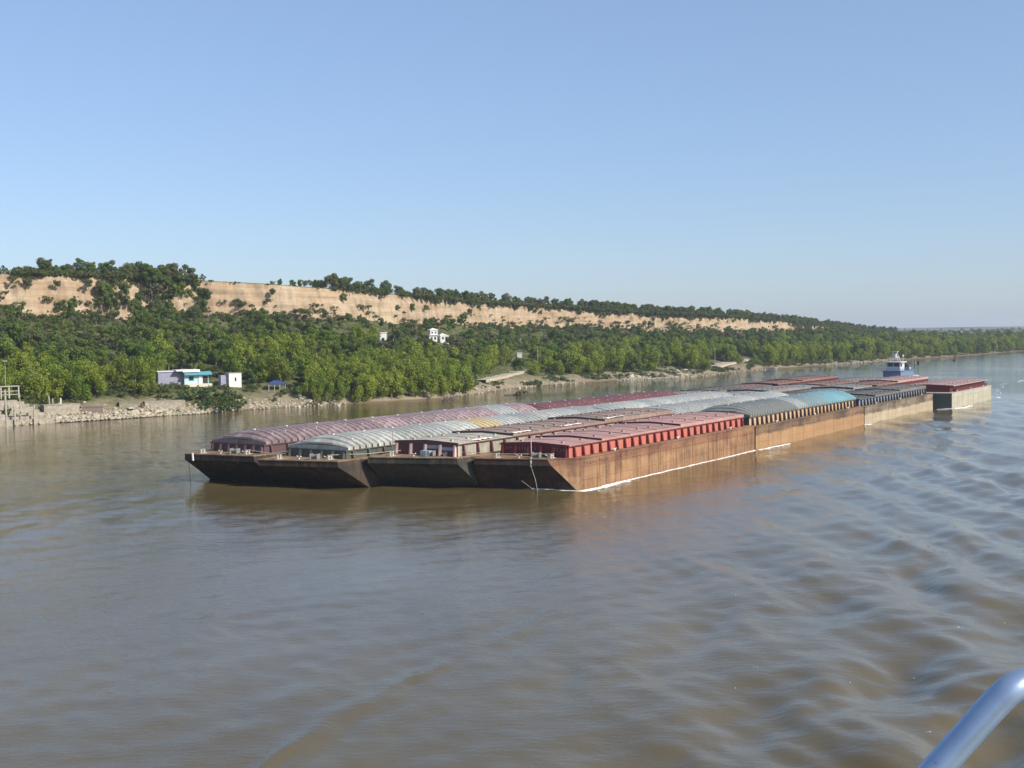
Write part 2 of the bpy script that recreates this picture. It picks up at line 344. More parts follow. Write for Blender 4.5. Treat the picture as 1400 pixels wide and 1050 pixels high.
# ================================================================ VEGETATION
M_bark = plain('bark', (.21, .18, .14), .9)
M_leaf = {
 'willow_tree': leafmat('willow leaves', (.155, .225, .028), (.270, .320, .042), (.205, .245, .032), .42),
 'broadleaf_tree': leafmat('broad leaves', (.070, .125, .024), (.155, .215, .036), (.105, .150, .040), .36),
 'scrub_tree': leafmat('scrub leaves', (.078, .112, .036), (.125, .150, .048), (.165, .155, .085), .3)}
M_bush = leafmat('bush leaves', (.06, .09, .025), (.09, .12, .035), (.11, .115, .05), .3)
def leaf_cloud(rs, lobes, nleaf, size, droop=0.):
    """many leaf-clump faces through the shells of several lobes"""
    lob = np.array(lobes, float); wts = lob[:, 3]**2; wts /= wts.sum()
    idx = rs.choice(len(lob), nleaf, p=wts)
    d = rs.normal(size=(nleaf, 3)); d /= np.linalg.norm(d, axis=1)[:, None]
    rad = lob[idx, 3] * (1 - .38*rs.rand(nleaf)**1.6) * (1 + .22*np.sin(d[:, 0]*5+idx) * np.cos(d[:, 1]*4+idx*2))
    p = lob[idx, :3] + d * rad[:, None] * np.array([1, 1, .82])
    p[:, 2] -= droop * rs.rand(nleaf) * (1 - np.clip(d[:, 2], -1, 1))
    nrm = d*1.15 + rs.normal(size=(nleaf, 3))*.6; nrm /= np.linalg.norm(nrm, axis=1)[:, None]
    a = np.cross(nrm, rs.normal(size=(nleaf, 3))); a /= np.linalg.norm(a, axis=1)[:, None]; bb = np.cross(nrm, a)
    sz = size*(.55 + .9*rs.rand(nleaf))[:, None]
    q = np.stack([p - a*sz, p + bb*sz*.6, p + a*sz, p - bb*sz*.6], 1)
    return q.reshape(-1, 3)
def tree_meshes(kind, seed, nleaf):
    """unit tree ten metres tall: trunk mesh, crown mesh and a one-piece mesh"""
    rs = np.random.RandomState(seed); H = 10.
    if kind == 'willow_tree': spread, low, nl, dr = 3.9, .22, 15, 1.1
    elif kind == 'broadleaf_tree': spread, low, nl, dr = 3.6, .30, 13, .2
    else: spread, low, nl, dr = 4.3, .36, 11, 0
    lobes = []; asp = .8+.5*rs.rand(); lop = 1.6*rs.normal()*.6
    for i in range(nl):
        a = 2*math.pi*i*.618 + rs.rand(); h = low + (.86-low)*((i+.5)/nl)
        rad = spread*(.5+.45*rs.rand())*math.sqrt(rs.rand())*(1.15-.8*abs(h-.5)); lobes.append((rad*math.cos(a)*asp + lop*h, rad*math.sin(a)/asp, H*(h+.06*rs.normal()), spread*(.17+.33*rs.rand()**1.4)))
    t = MB(); lean = rs.normal(size=2)*.4
    top = Vector((lean[0], lean[1], H*.72))
    t.tube([(0, 0, -.8), (lean[0]*.2, lean[1]*.2, H*.15), (lean[0]*.5, lean[1]*.5, H*.4), top], [.24, .19, .13, .05], 6)
    for i in range(6):
        L = Vector(lobes[(i*2+1) % nl][:3]); s0 = Vector((lean[0]*.4, lean[1]*.4, H*(.2+.07*i)))
        t.tube([s0, s0.lerp(L, .5) + Vector((0, 0, .3)), L], [.10, .07, .03], 4)
    tm = t.mesh(kind+'_trunk', M_bark, True)
    P = leaf_cloud(rs, lobes, nleaf, .29, dr); q = np.arange(len(P)).reshape(-1, 4)
    cm = bpy.data.meshes.new(kind+'_crown'); cm.vertices.add(len(P)); cm.vertices.foreach_set('co', P.ravel()); fill(cm, q); cm.materials.append(M_leaf[kind])
    nb = len(t.v); wm = bpy.data.meshes.new(kind); P2 = P
    wm.from_pydata(t.v + [tuple(p) for p in P2[:nleaf*4]], [], t.f + [tuple(nb + i for i in f) for f in q[:nleaf]])
    wm.materials.append(M_bark); wm.materials.append(M_leaf[kind])
    wm.polygons.foreach_set('material_index', [0]*len(t.f) + [1]*(len(wm.polygons)-len(t.f))); wm.update()
    return tm, cm, wm
KINDS = ['willow_tree', 'broadleaf_tree', 'scrub_tree']
TM = {k: [tree_meshes(k, 10*i+5+j, 2500) for j in range(8)] for i, k in enumerate(KINDS)}
def bush_mesh(seed, nleaf=330):
    rs = np.random.RandomState(seed); lobes = [(rs.normal()*1.25, rs.normal()*.8, .25+.55*rs.rand(), .25+.55*rs.rand()) for _ in range(9)]
    P = leaf_cloud(rs, lobes, nleaf, .19); bm = bpy.data.meshes.new('bush'); bm.vertices.add(len(P)); bm.vertices.foreach_set('co', P.ravel())
    fill(bm, np.arange(len(P)).reshape(-1, 4)); bm.materials.append(M_bush); return bm
BUSH = [bush_mesh(80+i) for i in range(4)]

# dense lookup of the bank, to stand things on it where the photograph shows them
ls = np.concatenate([np.arange(60, 1000, 1.0), np.arange(1000, 2200, 4.)]); lt = np.linspace(.004, .99, 240)
LS, LT = np.meshgrid(ls, lt, indexing='ij'); GXX, GYY, GZZ = ground(LS, LT)
vproj = np.vectorize(project); LPX, LPY = vproj(GXX, GYY, GZZ)
def foot(px, py):
    d = np.hypot(LPX-px, (LPY-py)); cand = np.where(d.ravel() < 1.6)[0]
    if len(cand) == 0: i = int(np.argmin(d))
    else: i = cand[np.argmin(GYY.ravel()[cand])]
    return Vector((GXX.ravel()[i], GYY.ravel()[i], GZZ.ravel()[i]))
# clearings (world circles) in which no tree may stand
CLEAR = []
def clear(px, py, r, view=0): p = foot(px, py); CLEAR.append((p.x, p.y, r))
for px, py, r in [(252,524,7), (320,527,5), (285,530,6), (378,531,6), (340,540,6), (400,545,5), (540,468,6), (602,466,8), (710,487,6), (700,508,9), (722,503,9), (680,516,8), (745,520,9), (790,518,7),
                  (990,496,14), (1010,492,14), (940,506,14), (1125,487,12), (1052,502,12), (55,566,7), (15,566,8), (100,563,7), (150,565,8), (200,560,8), (240,560,7), (660,528,7), (870,512,9), (905,509,11)]:
    clear(px, py, r)
def blocked(x, y): return any((x-a)**2 + (y-b_)**2 < r*r for a, b_, r in CLEAR)
# what must stay visible: (pixel box, nearest depth of the thing seen)
KEEP = [(214,288,497,524), (310,333,505,527), (364,392,514,531), (519,530,448,461), (582,618,441,459), (705,716,478,488), (676,738,499,517), (972,1020,487,501), (0,60,530,583)]
TREES = []
def try_tree(x, y, z, kind, h):
    if blocked(x, y): return
    px, py = project(x, y, z); tx, ty = project(x, y, z+h); w = h*.34*1600/y
    if px < -60 or px > 1470 or px - 0 < -60: return
    for (a, b_, c, d_) in KEEP:
        if px+w*.8 > a and px-w*.8 < b_ and ty < d_-2 and py > d_-2: return
    TREES.append([x, y, z, kind, h, px, py])
rs = np.random.RandomState(11)
s_ = 62.
for s_ in np.arange(62, 2050, 1.0):
    sx = float(kv(s_, 0)); sy = float(kv(s_, 1)); D = math.hypot(float(kv(s_,2))-sx, float(kv(s_,3))-sy)
    far = sy > 560; lam = D/(46. if not far else 60.)
    if sy > 800: lam *= .8
    for _ in range(rs.poisson(lam)):
        t = rs.rand(); x, y, z = (float(v) for v in ground(s_, t))
        px, py = project(x, y, z)
        tmin = .125
        if 418 < px < 650 and y < 490: tmin = .012
        elif 640 <= px < 960: tmin = .10
        elif px >= 960: tmin = .05
        elif 255 < px <= 335: tmin = .2
        if t < tmin or t > .97: continue
        if t > .2 and float(fbm(np.array([x/24]), np.array([y/24]), 3)[0]) < -.42: continue
        if t < .30: kind = 'willow_tree' if rs.rand() < .72 else 'broadleaf_tree'
        elif t < .6: kind = 'broadleaf_tree' if rs.rand() < .66 else ('willow_tree' if rs.rand() < .5 else 'scrub_tree')
        else: kind = 'scrub_tree' if rs.rand() < .62 else 'broadleaf_tree'
        h = {'willow_tree': 8.6, 'broadleaf_tree': 8.2, 'scrub_tree': 6.3}[kind]*(.58+.78*rs.rand()**1.3)
        if t > .72: h *= .78 if px < 650 else .62
        if t < .1: h *= .75
        if y > 800: h *= 1.05
        try_tree(x, y, z, kind, h)
for _ in range(900):                                             # the willow thicket with its feet in the water
    s1 = rs.uniform(60, 420); t = rs.uniform(.004, .16); x, y, z = (float(v) for v in ground(s1, t)); px, py = project(x, y, z)
    if 425 < px < 645 or (rs.rand() < .25 and (0 < px < 250) and t > .10): try_tree(x, y, z, 'willow_tree', 5.5+4.5*rs.rand()); 
# thin by spacing
TREES.sort(key=lambda a: -a[4]*(1.3 if a[3] == 'willow_tree' and 420 < a[5] < 650 else 1)); grid = {}; keep = []
for T_ in TREES:
    c = (int(T_[0]//6), int(T_[1]//6)); ok = True; dmin = (.36 if T_[1] < 600 else .42)*T_[4] + .5
    for i in (-1, 0, 1):
        for j in (-1, 0, 1):
            for o_ in grid.get((c[0]+i, c[1]+j), ()):
                if (o_[0]-T_[0])**2 + (o_[1]-T_[1])**2 < dmin**2: ok = False; break
    if ok: grid.setdefault(c, []).append(T_); keep.append(T_)
TREES = keep
# trees along the cliff edge and a few rooted in the face
ex, ey, ez = EDGE
for i in range(0, len(sl)):                                      # scrub spilling over the lip of the cliff
    px, _py = project(ex[i], ey[i], ez[i])
    if px < -40 or px > 1225: continue
    dens = (.30 if px < 225 else .35 if px < 270 else .0 if px < 380 else (.12 if px < 450 else .8 if px < 690 else .3 if px < 1080 else 1.6))*(sl[min(i+1, len(sl)-1)]-sl[i])
    dens *= .3 + 1.5*float(np.clip(fbm(np.array([sl[i]/16]), np.array([3.]), 2)[0]+.4, 0, 1))
    for _ in range(rs.poisson(dens)):
        hh = 2.5+3.2*rs.rand(); dn = rs.rand()**1.5*4.5
        TREES.append([ex[i]-ux[i]*(dn*.35+.3), ey[i]-uy[i]*(dn*.35+.3), ez[i]-dn-hh*.25, 'scrub_tree', hh, px, _py])
for _ in range(36):                                              # overgrown gully in the cliff at the left
    px = rs.uniform(128, 285); j = int(np.argmin([abs(project(ex[i], ey[i], ez[i])[0]-px) for i in range(0, 420)]))
    dn = 5+(1-rs.rand()**1.4)*10; hh = 3.5+3.5*rs.rand()
    TREES.append([ex[j]-ux[j]*(1.2+dn*.33), ey[j]-uy[j]*(1.2+dn*.33), ez[j]-dn-2, 'scrub_tree' if rs.rand() < .7 else 'broadleaf_tree', hh, px, 400])
for i in range(len(sl)):
    x, y = ex[i], ey[i]; px, py = project(x, y, ez[i])
    if px < -40 or px > 1225: continue
    step = sl[min(i+1, len(sl)-1)] - sl[i]
    if px < 225: dens = .65
    elif px < 268: dens = .7
    elif px < 366: dens = .0
    elif px < 445: dens = .4
    else: dens = 1.25
    clump = .5 + 1.1*float(np.clip(fbm(np.array([sl[i]/11]), np.array([7.]), 2)[0]+.5, 0, 1))
    for _ in range(rs.poisson(dens*step*clump)):
        bk = rs.rand()**1.5*16 + .3; hh = (3.2 + 5.6*rs.rand())
        if 366 <= px < 450: hh = 2.2 + 2.5*rs.rand()
        if 450 <= px < 700: hh *= .85
        if px > 700: hh *= .8
        if px < 270: hh *= .85
        xx, yy = x+ux[i]*bk, y+uy[i]*bk; TREES.append([xx, yy, ez[i]+.2, 'scrub_tree' if rs.rand() < .6 else 'broadleaf_tree', hh, px, py])
for px, py, hh, dz in [(150,392,10,0), (152,402,8,0), (20,382,4,0), (40,384,3.5,0), (80,386,3.5,0), (122,386,4,0), (205,372,9,0), (210,376,8,0), (225,382,6,0), (250,392,7,0), (262,398,7,0), (235,398,6,0), (215,402,6,0), (190,404,6,0), (170,408,6,0),
                       (268,390,5,0), (470,404,5,0), (370,398,3.5,0), (375,396,2.5,0), (88,414,5,0), (98,412,5,0), (560,418,5,0), (585,420,4,0), (640,424,4,0), (130,412,5,0), (545,420,4,0), (520,405,3,0)]:
    # stands part-way up the face: find the place on the edge line at this px and drop it
    j = int(np.argmin([abs(project(ex[i], ey[i], ez[i])[0]-px) for i in range(0, 420)]))
    yy = ey[j]-4; z = CAM_H + (458+ (700-px)*.0157 - (py+hh*.35*1600/yy))/1600*yy
    z = max(z, ez[j]-16)
    TREES.append([ex[j]*(yy/ey[j]), yy, z-hh*.3, 'scrub_tree' if hh < 5 else 'broadleaf_tree', hh, px, py])
def zone(px, y):
    for lim, t in [(60, 'above the landing'), (140, 'behind rubble shore'), (210, 'left of turquoise house'), (300, 'behind turquoise house'), (360, 'behind white hut'), (430, 'around blue awning'),
                   (520, 'left of colonnade house'), (580, 'between hillside villas'), (640, 'below white villa'), (700, 'left of sandy track'), (770, 'right of sandy track'),
                   (860, 'behind grassy shore'), (960, 'above rocky point'), (1050, 'around boat ramp'), (1180, 'left of towboat'), (1290, 'beyond the towboat')]:
        if px < lim: return t
    return 'at the far right'
ADJ = {'willow_tree': 'bright green willow', 'broadleaf_tree': 'green leafy tree', 'scrub_tree': 'dull olive scrubby tree'}
GRP = {'willow_tree': 'willows on the river bank', 'broadleaf_tree': 'leafy trees on the wooded slope', 'scrub_tree': 'scrubby trees on slope and cliff top'}
cnt = {k: 0 for k in KINDS}; rest = []
TREES.sort(key=lambda a: -a[4]/a[1])
for x, y, z, kind, h, px, py in TREES:
    if cnt[kind] >= 290: rest.append((x, y, z, kind, h)); continue
    cnt[kind] += 1
    tm, cm, wm = TM[kind][rs.randint(8)]; sc = h/10.; sw = sc*(.9+.35*rs.rand())
    up = 'on the cliff edge' if py < 457+(700-px)*.016 - (z-CAM_H)*0 and z > 21 and any(True for _ in [0]) and z > kv(0, 4)*0+np.interp(px, [0,450,700,950,1080], [44,41,36.5,29.5,26]) else None
    size = 'tall' if h > 8.5 else ('medium' if h > 6 else 'small')
    hgt_ = up or ('at the waterline' if z < 2.5 else 'low down' if z < 9 else 'mid-slope' if z < 19 else 'high upslope')
    lab = f'{size} {ADJ[kind]} {hgt_} {zone(px, y)}'
    if h*1600/y > 26:
        o = empty(kind, (x, y, z-.2), rs.rand()*6.28, label=lab, cat='tree', group=GRP[kind])
        o.scale = (sw, sw*(.85+.3*rs.rand()), sc); o.rotation_euler.x = rs.normal()*.05
        link('trunk', tm, o); link('crown', cm, o)
    else:
        o = link(kind, wm, None, (x, y, z-.2), (0, 0, rs.rand()*6.28), (sw, sw, sc), label=lab, cat='tree', group=GRP[kind])
ORD = ['leftmost', 'second', 'third', 'fourth', 'fifth', 'sixth', 'seventh', 'eighth', 'ninth', 'tenth', 'eleventh', 'twelfth', 'thirteenth', 'fourteenth', 'fifteenth', 'sixteenth', 'seventeenth', 'eighteenth', 'nineteenth', 'twentieth']
def single_out(cat):
    """repeats that share a description are told apart by their order from the left"""
    by = {}
    for o in COL.objects:
        if o.get('category') == cat and o.parent is None: by.setdefault(o['label'], []).append(o)
    for lb, os_ in by.items():
        if len(os_) < 2: continue
        os_.sort(key=lambda o: o.location.x/o.location.y)
        for i, o in enumerate(os_):
            o['label'] = ('leftmost ' if i == 0 else 'rightmost ' if i == len(os_)-1 else ORD[i]+' from left, ' if i < min(20, len(os_)/2+1) else ORD[min(19, len(os_)-1-i)]+' from right, ') + lb
single_out('tree')
def scatter(name, pts, src, kindlabel=None, cat=None):
    """pts: (x,y,z,scale,rot); instances of src objects, one object"""
    me = bpy.data.meshes.new(name); P = np.array(pts, float)
    me.vertices.add(len(P)); me.vertices.foreach_set('co', P[:, :3].ravel())
    a = me.attributes.new('scl', 'FLOAT', 'POINT'); a.data.foreach_set('value', P[:, 3].astype(np.float32))
    a = me.attributes.new('rot', 'FLOAT', 'POINT'); a.data.foreach_set('value', P[:, 4].astype(np.float32))
    a = me.attributes.new('pick', 'INT', 'POINT'); a.data.foreach_set('value', rs.randint(0, len(src), len(P)).astype(np.int32))
    o = bpy.data.objects.new(name, me); COL.objects.link(o)
    ng = bpy.data.node_groups.new(name, 'GeometryNodeTree'); N = ng.nodes; L = ng.links
    ng.interface.new_socket('Geometry', in_out='INPUT', socket_type='NodeSocketGeometry'); ng.interface.new_socket('Geometry', in_out='OUTPUT', socket_type='NodeSocketGeometry')
    gi = N.new('NodeGroupInput'); go = N.new('NodeGroupOutput'); jn = N.new('GeometryNodeJoinGeometry')
    def attr(nm, t):
        x = N.new('GeometryNodeInputNamedAttribute'); x.data_type = t; x.inputs[0].default_value = nm; return x.outputs[0]
    cx_ = N.new('ShaderNodeCombineXYZ'); L.new(attr('rot', 'FLOAT'), cx_.inputs[2])
    for i, s0 in enumerate(src):
        oi = N.new('GeometryNodeObjectInfo'); oi.inputs[0].default_value = s0; oi.inputs['As Instance'].default_value = True
        cmp = N.new('FunctionNodeCompare'); cmp.data_type = 'INT'; cmp.operation = 'EQUAL'; L.new(attr('pick', 'INT'), cmp.inputs[2]); cmp.inputs[3].default_value = i
        ip = N.new('GeometryNodeInstanceOnPoints'); L.new(gi.outputs[0], ip.inputs['Points']); L.new(cmp.outputs[0], ip.inputs['Selection'])
        L.new(oi.outputs['Geometry'], ip.inputs['Instance']); L.new(cx_.outputs[0], ip.inputs['Rotation']); L.new(attr('scl', 'FLOAT'), ip.inputs['Scale'])
        L.new(ip.outputs[0], jn.inputs[0])
    L.new(jn.outputs[0], go.inputs[0])
    md = o.modifiers.new('scatter', 'NODES'); md.node_group = ng
    return tag(o, label=kindlabel, cat=cat, kind='stuff')
srcobj = {k: [o for o in COL.objects if o.type == 'MESH' and o.parent is None and o.name.split('.')[0] == k][:4] for k in KINDS}
for k in KINDS:
    pts = [(x, y, z-.2, h/10., rs.rand()*6.28) for (x, y, z, kk, h) in rest if kk == k]
    if len(pts) > 3 and srcobj[k]: scatter('woodland', pts, srcobj[k], {'willow_tree': 'mass of pale green willows filling the lower bank further upriver', 'broadleaf_tree': 'mass of mid-green woodland filling the slope further upriver', 'scrub_tree': 'mass of olive scrub woodland below and along the cliffs upriver'}[k], 'woodland')
print('TREES', cnt, 'rest', len(rest))
# far woods on the distant land
pts = []
for _ in range(2600):
    x = 260 + rs.rand()**1.3*2400; y = 1150 + rs.rand()**1.4*3600
    if y < .8*x*.9 + 640: continue
    if x/y > .52 or y > 2700: continue
    gx_i = 7 + 17*min(max((y-1900)/2600, 0), 1)**.7
    pts.append((x, y, (gx_i if y > 1900 else 12)-3.5, (.45+.4*rs.rand())*(1+y/6000), rs.rand()*6.28))
scatter('distant_woodland', pts, srcobj['broadleaf_tree'] or srcobj['scrub_tree'], 'hazy green woodland on the low land at the horizon', 'woodland')
# undergrowth
b0 = [link('shrub', BUSH[i % 4], None, tuple(foot(*p)), (0, 0, i), (2.6, 2.3, 2.3) if i > 1 and i < 9 else (1.9, 1.9, 1.7), label=lb, cat='shrub', group='shrubs by the waterline') for i, (p, lb) in enumerate([
    ((290, 552), 'low green shrub on the bank under the white hut'), ((316, 556), 'wide green shrub hanging over the water below the white hut'),
    ((5, 570), 'green bush at the foot of the mooring pole at the left edge'), ((20, 548), 'bush growing beside the whitewashed shelter'), ((300, 558), 'broad dense shrub at the waterline left of the white hut'), ((280, 542), 'tall shrub on the bare slope under the turquoise house'), ((306, 546), 'leaning shrub midway between hut and water'), ((240, 545), 'dark rounded bush left of the turquoise house'), ((222, 538), 'tall dark bush in front of the grey wing'),
    ((268, 548), 'rounded shrub at the right end of the rubble shore'), ((738, 532), 'low shrub at the water below the sandy track')])]
pts = []
for s_ in np.arange(62, 1500, 1.0):
    D = math.hypot(float(kv(s_,2)-kv(s_,0)), float(kv(s_,3)-kv(s_,1)))
    for _ in range(rs.poisson(D/22. if kv(s_,1) < 700 else D/40.)):
        t = rs.rand(); x, y, z = (float(v) for v in ground(s_, t)); px, py = project(x, y, z)
        if px < -40 or px > 1440: continue
        lo = .085 if px < 255 else (.02 if px < 960 else .03)
        if t < lo or (blocked(x, y) and rs.rand() < .8): continue
        if any(a-2 < px < b_+2 and c < py < d_+4 for a, b_, c, d_ in KEEP[:-1]): continue
        pts.append((x, y, z-.15, .5+1.0*rs.rand(), rs.rand()*6.28))
for i in range(len(sl)):                                         # tufts hanging on the cliff lip and rooted at its foot
    if ey[i] > 1300: break
    _px = project(ex[i], ey[i], ez[i])[0]; _d = 3.2 if (_px < 262 or _px > 450) else 1.0
    for _ in range(rs.poisson(_d)):
        bk = rs.rand()*4-.5; pts.append((ex[i]+ux[i]*bk, ey[i]+uy[i]*bk, ez[i]-.3, (.7+1.7*rs.rand())*(1 if _d > 2 else .4), rs.rand()*6.28))
    for _ in range(rs.poisson(2.2)):
        f = rs.rand()**2.6*.55; jx = int(f*(NC-1)); pts.append((X[i, jx]-ux[i]*.4, Y[i, jx]-uy[i]*.4, Z[i, jx]-.3, .5+1.1*rs.rand(), rs.rand()*6.28))
scatter('undergrowth', pts, b0, 'low green undergrowth and bushes covering the bank between the trees', 'undergrowth')

# ================================================================ BARGES
NEAR_BLACK = plain('near_black', (.035, .028, .024), .85)  # near-black; in cover joints and the doorway it paints shade, elsewhere plain dark
WHITE = plain('white paint', (.62, .60, .56), .55, nz=.12)
ROPE = plain('rope', (.45, .42, .34), .9)
TAR = paint('black bow paint', (.035, .032, .030), (.10, .055, .03), .42, .6)
DECKRUST = paint('worn deck', (.30, .22, .13), (.16, .085, .045), .5, .85, streak=False)
DECKDARK = paint('dark deck', (.13, .10, .08), (.20, .10, .05), .5, .85, streak=False)
def vault_mesh(L, Wd, rise, slope=0., bays=5):
    """barrel-vaulted hatch cover with ribs: raised panels, sunk dark joints"""
    b = MB(); n = 16; bay = L/bays; st = []
    for i in range(bays):
        x0 = i*bay; st += [(x0 + .02, 0), (x0+.34, .0), (x0+.42, 1), (x0+bay-.04, 1), (x0+bay-.02, 0)]
    st[-1] = (L-.02, 0)
    rings = []
    for x, up in st:
        k = 1. if slope <= 0 else min(1., .22 + .78*math.sin(min(1., x/slope)*math.pi/2))
        ring = [(x, -Wd/2, -.30)]
        for j in range(n+1):
            y = -Wd/2 + Wd*j/n; z = rise*k*(1-abs(2*y/Wd)**2.3) + .15*up
            ring.append((x, y, z))
        ring.append((x, Wd/2, -.30)); rings.append(ring)
    m_ = n + 3
    for i in range(len(rings)-1):
        dark = 1 if (st[i][1] == 0 and st[i+1][1] == 0) else 0  # joint faces take near-black, the groove shade put into the colour
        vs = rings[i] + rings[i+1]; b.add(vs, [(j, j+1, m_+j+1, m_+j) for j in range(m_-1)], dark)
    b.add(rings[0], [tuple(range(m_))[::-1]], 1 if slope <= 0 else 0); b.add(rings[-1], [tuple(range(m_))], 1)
    k0 = 1 if slope <= 0 else .5
    b.box(L*.5-.16, L*.5+.16, -.22, .22, rise*.96, rise+.27, 2)                     # lifting lugs
    for sy in (-1, 1): b.box(L*.5-.09, L*.5+.09, sy*Wd*.33-.09, sy*Wd*.33+.09, rise*.58, rise*.66+.18, 2)
    b.box(.02, .16, -Wd*.28, Wd*.28, rise*.8*k0, rise*.8*k0+.14, 2 if slope <= 0 else 0)
    return b.mesh('hatch_cover', [WHITE, NEAR_BLACK, WHITE])
def lid_mesh(L, Wd, rise, skirt):
    """shallow gabled steel hatch lid with turned-down edges, seam ridges and lifting pads"""
    b = MB(); h = Wd/2
    P = [(-h, -skirt), (-h, 0), (-h*.5, rise*.55), (0, rise), (h*.5, rise*.55), (h, 0), (h, -skirt)]
    a = [(0.03, y, z) for y, z in P]; c = [(L-.03, y, z) for y, z in P]; n = len(P)
    b.add(a + c, [(j, j+1, n+j+1, n+j) for j in range(n-1)]); b.add(a, [tuple(range(n))[::-1]], 1); b.add(c, [tuple(range(n))], 1)
    for x in (.03, L*.5, L-.13):
        for s0 in (-1, 1):
            b.add([(x, 0, rise+.05), (x+.1, 0, rise+.05), (x+.1, s0*h, .05), (x, s0*h, .05), (x, 0, rise-.02), (x+.1, 0, rise-.02), (x+.1, s0*h, -.02), (x, s0*h, -.02)],
                  [(0,1,2,3), (0,3,7,4), (1,5,6,2), (3,2,6,7)], 0 if x == L*.5 else 1)
    for sx in (.2, .75):
        for s0 in (-.6, .6): b.box(L*sx, L*sx+.35, s0*h-.18, s0*h+.18, rise*.4-.02, rise*.4+.24, 2)
    return b.mesh('hatch_lid', [WHITE, NEAR_BLACK, WHITE])
_vm = {}; _st = {}
def colour_slot(o, m0, m2=None):
    o.material_slots[0].link = 'OBJECT'; o.material_slots[0].material = m0
    if m2: o.material_slots[2].link = 'OBJECT'; o.material_slots[2].material = m2
BOLL = MB()
for sx in (-.28, .28): BOLL.tube([(sx, 0, 0), (sx, 0, .55)], .15, 8); BOLL.tube([(sx, 0, .55), (sx, 0, .62)], .2, 8)
BOLL.box(-.6, .6, -.25, .25, 0, .06); BOLLM = BOLL.mesh('bollard', plain('bollard paint', (.42, .39, .32), .6))
KEV = MB(); KEV.box(-.12, .12, -.1, .1, 0, .3); KEV.tube([(-.55, 0, .42), (-.2, 0, .3), (.2, 0, .3), (.55, 0, .42)], .08, 6); KEVM = KEV.mesh('cleat', WHITE)
WIN = MB(); WIN.tube([(0, -.45, .45), (0, .45, .45)], .28, 10); WIN.box(-.5, .5, -.6, -.48, 0, .8); WIN.box(-.5, .5, .48, .6, 0, .8); WIN.box(-.6, .6, -.6, .6, 0, .1)
WINM = WIN.mesh('deck_winch', plain('winch grey', (.22, .21, .19), .6))
def barge(v0, L, u0, W_, fb, hull, coam, label, rake=None, hc=1.5, deck=DECKRUST, covers=None, stanch=0, front_posts=None, bow=None, ins=2.0, skew=0, cf=None, rub=None, bolls=3, brk=None, plate=None, ins2=None, stanch2=0, ov=0, group='barges of the push tow'):
    t = empty('river_barge', tow(v0, u0), TH, label=label, cat='barge', group=group)
    # --- hull
    b = MB(); zl = [-1.0, 0, fb*.45, fb-.9, fb]; rings = []
    for z in zl:
        if rake:
            vr = np.interp(z, zl, [2.4, 0, -rake*.55, -rake, -rake]); i_ = ins*max(0, z)/fb; i2 = (ins if ins2 is None else ins2)*max(0, z)/fb; sh = max(.9, vr+.8)
            rings.append([(vr, i_, z), (sh, 0, z), (L, 0, z), (L, W_, z), (sh, W_, z), (vr-skew, W_-i2, z)])
        else: rings.append([(0, .02, z), (.05, 0, z), (L, 0, z), (L, W_, z), (.05, W_, z), (0, W_-.02, z)])
    for i in range(len(rings)-1):
        vs = rings[i] + rings[i+1]
        for j in range(6):
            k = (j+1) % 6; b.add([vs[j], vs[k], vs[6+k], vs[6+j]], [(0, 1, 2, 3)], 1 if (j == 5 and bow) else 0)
    b.add(rings[-1], [tuple(range(6))], 2); b.add(rings[0], [tuple(range(6))[::-1]], 0)
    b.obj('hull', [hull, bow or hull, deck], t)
    # --- rub rails proud of the side and the deck edge
    r = MB(); top = rings[-1]
    for j in (0, 1, 3, 4, 5):
        p, q_ = Vector(top[j]), Vector(top[(j+1) % 6]); r.tube([p-Vector((0,0,.08)), q_-Vector((0,0,.08))], .11, 6)
    r.tube([(1.0, -.03, fb-1.15), (L-.1, -.03, fb-1.15)], .06, 5); r.tube([(1.0, -.03, .55+fb*.2), (L-.1, -.03, .55+fb*.2)], .05, 5)
    r.obj('rub_rail', rub or deck, t)
    if u0 < 10:
        sm_ = MB()
        for i in range(1, int(L/5.9)): sm_.box(i*5.9, i*5.9+.09, -.045, .02, .05, fb-.25)
        sm_.box(2, L-.2, -.03, .02, 1.75, 1.83); sm_.box(2, L-.2, -.03, .02, 3.0, 3.08)
        sm_.obj('plate_seam', rub or hull, t)
    # --- coaming
    x0 = cf if cf is not None else (0.6 if not rake else .2); x1 = L-1.3; y0, y1 = 1.5, W_-1.5; zt = fb+hc
    c = MB()
    c.box(x0, x0+.12, y0, y1, fb-.02, zt, 0); c.box(x1-.12, x1, y0, y1, fb-.02, zt)
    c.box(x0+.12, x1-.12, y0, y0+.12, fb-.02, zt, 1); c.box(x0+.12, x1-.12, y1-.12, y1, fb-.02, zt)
    c.box(x0-.12, x1+.12, y0-.22, y0-.003, zt-.10, zt+.06); c.box(x0-.12, x1+.12, y1+.003, y1+.22, zt-.10, zt+.06); c.box(x0-.24, x0-.121, y0-.22, y1+.22, zt-.10, zt+.06)
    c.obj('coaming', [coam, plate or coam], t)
    # --- side brackets, one by one where they can be told apart
    key = round(hc, 2)
    if key not in _st:
        s_ = MB(); s_.add([(-.14, 0, 0), (.14, 0, 0), (.14, 0, hc-.12), (-.14, 0, hc-.12), (-.14, -.50, 0), (.14, -.50, 0), (.14, -.30, hc-.12), (-.14, -.30, hc-.12)],
              [(0,1,2,3), (4,7,6,5), (0,4,5,1), (3,2,6,7), (0,3,7,4), (1,5,6,2)]); _st[key] = s_.mesh('coaming_bracket', NEAR_BLACK)
    stanch = stanch or stanch2
    for i in range(stanch):
        o = link('coaming_bracket', _st[key], t, (x0 + 1.2 + (x1-x0-2.4)*i/(stanch-1), y0-.01, fb+.01)); o.material_slots[0].link = 'OBJECT'; o.material_slots[0].material = brk or coam
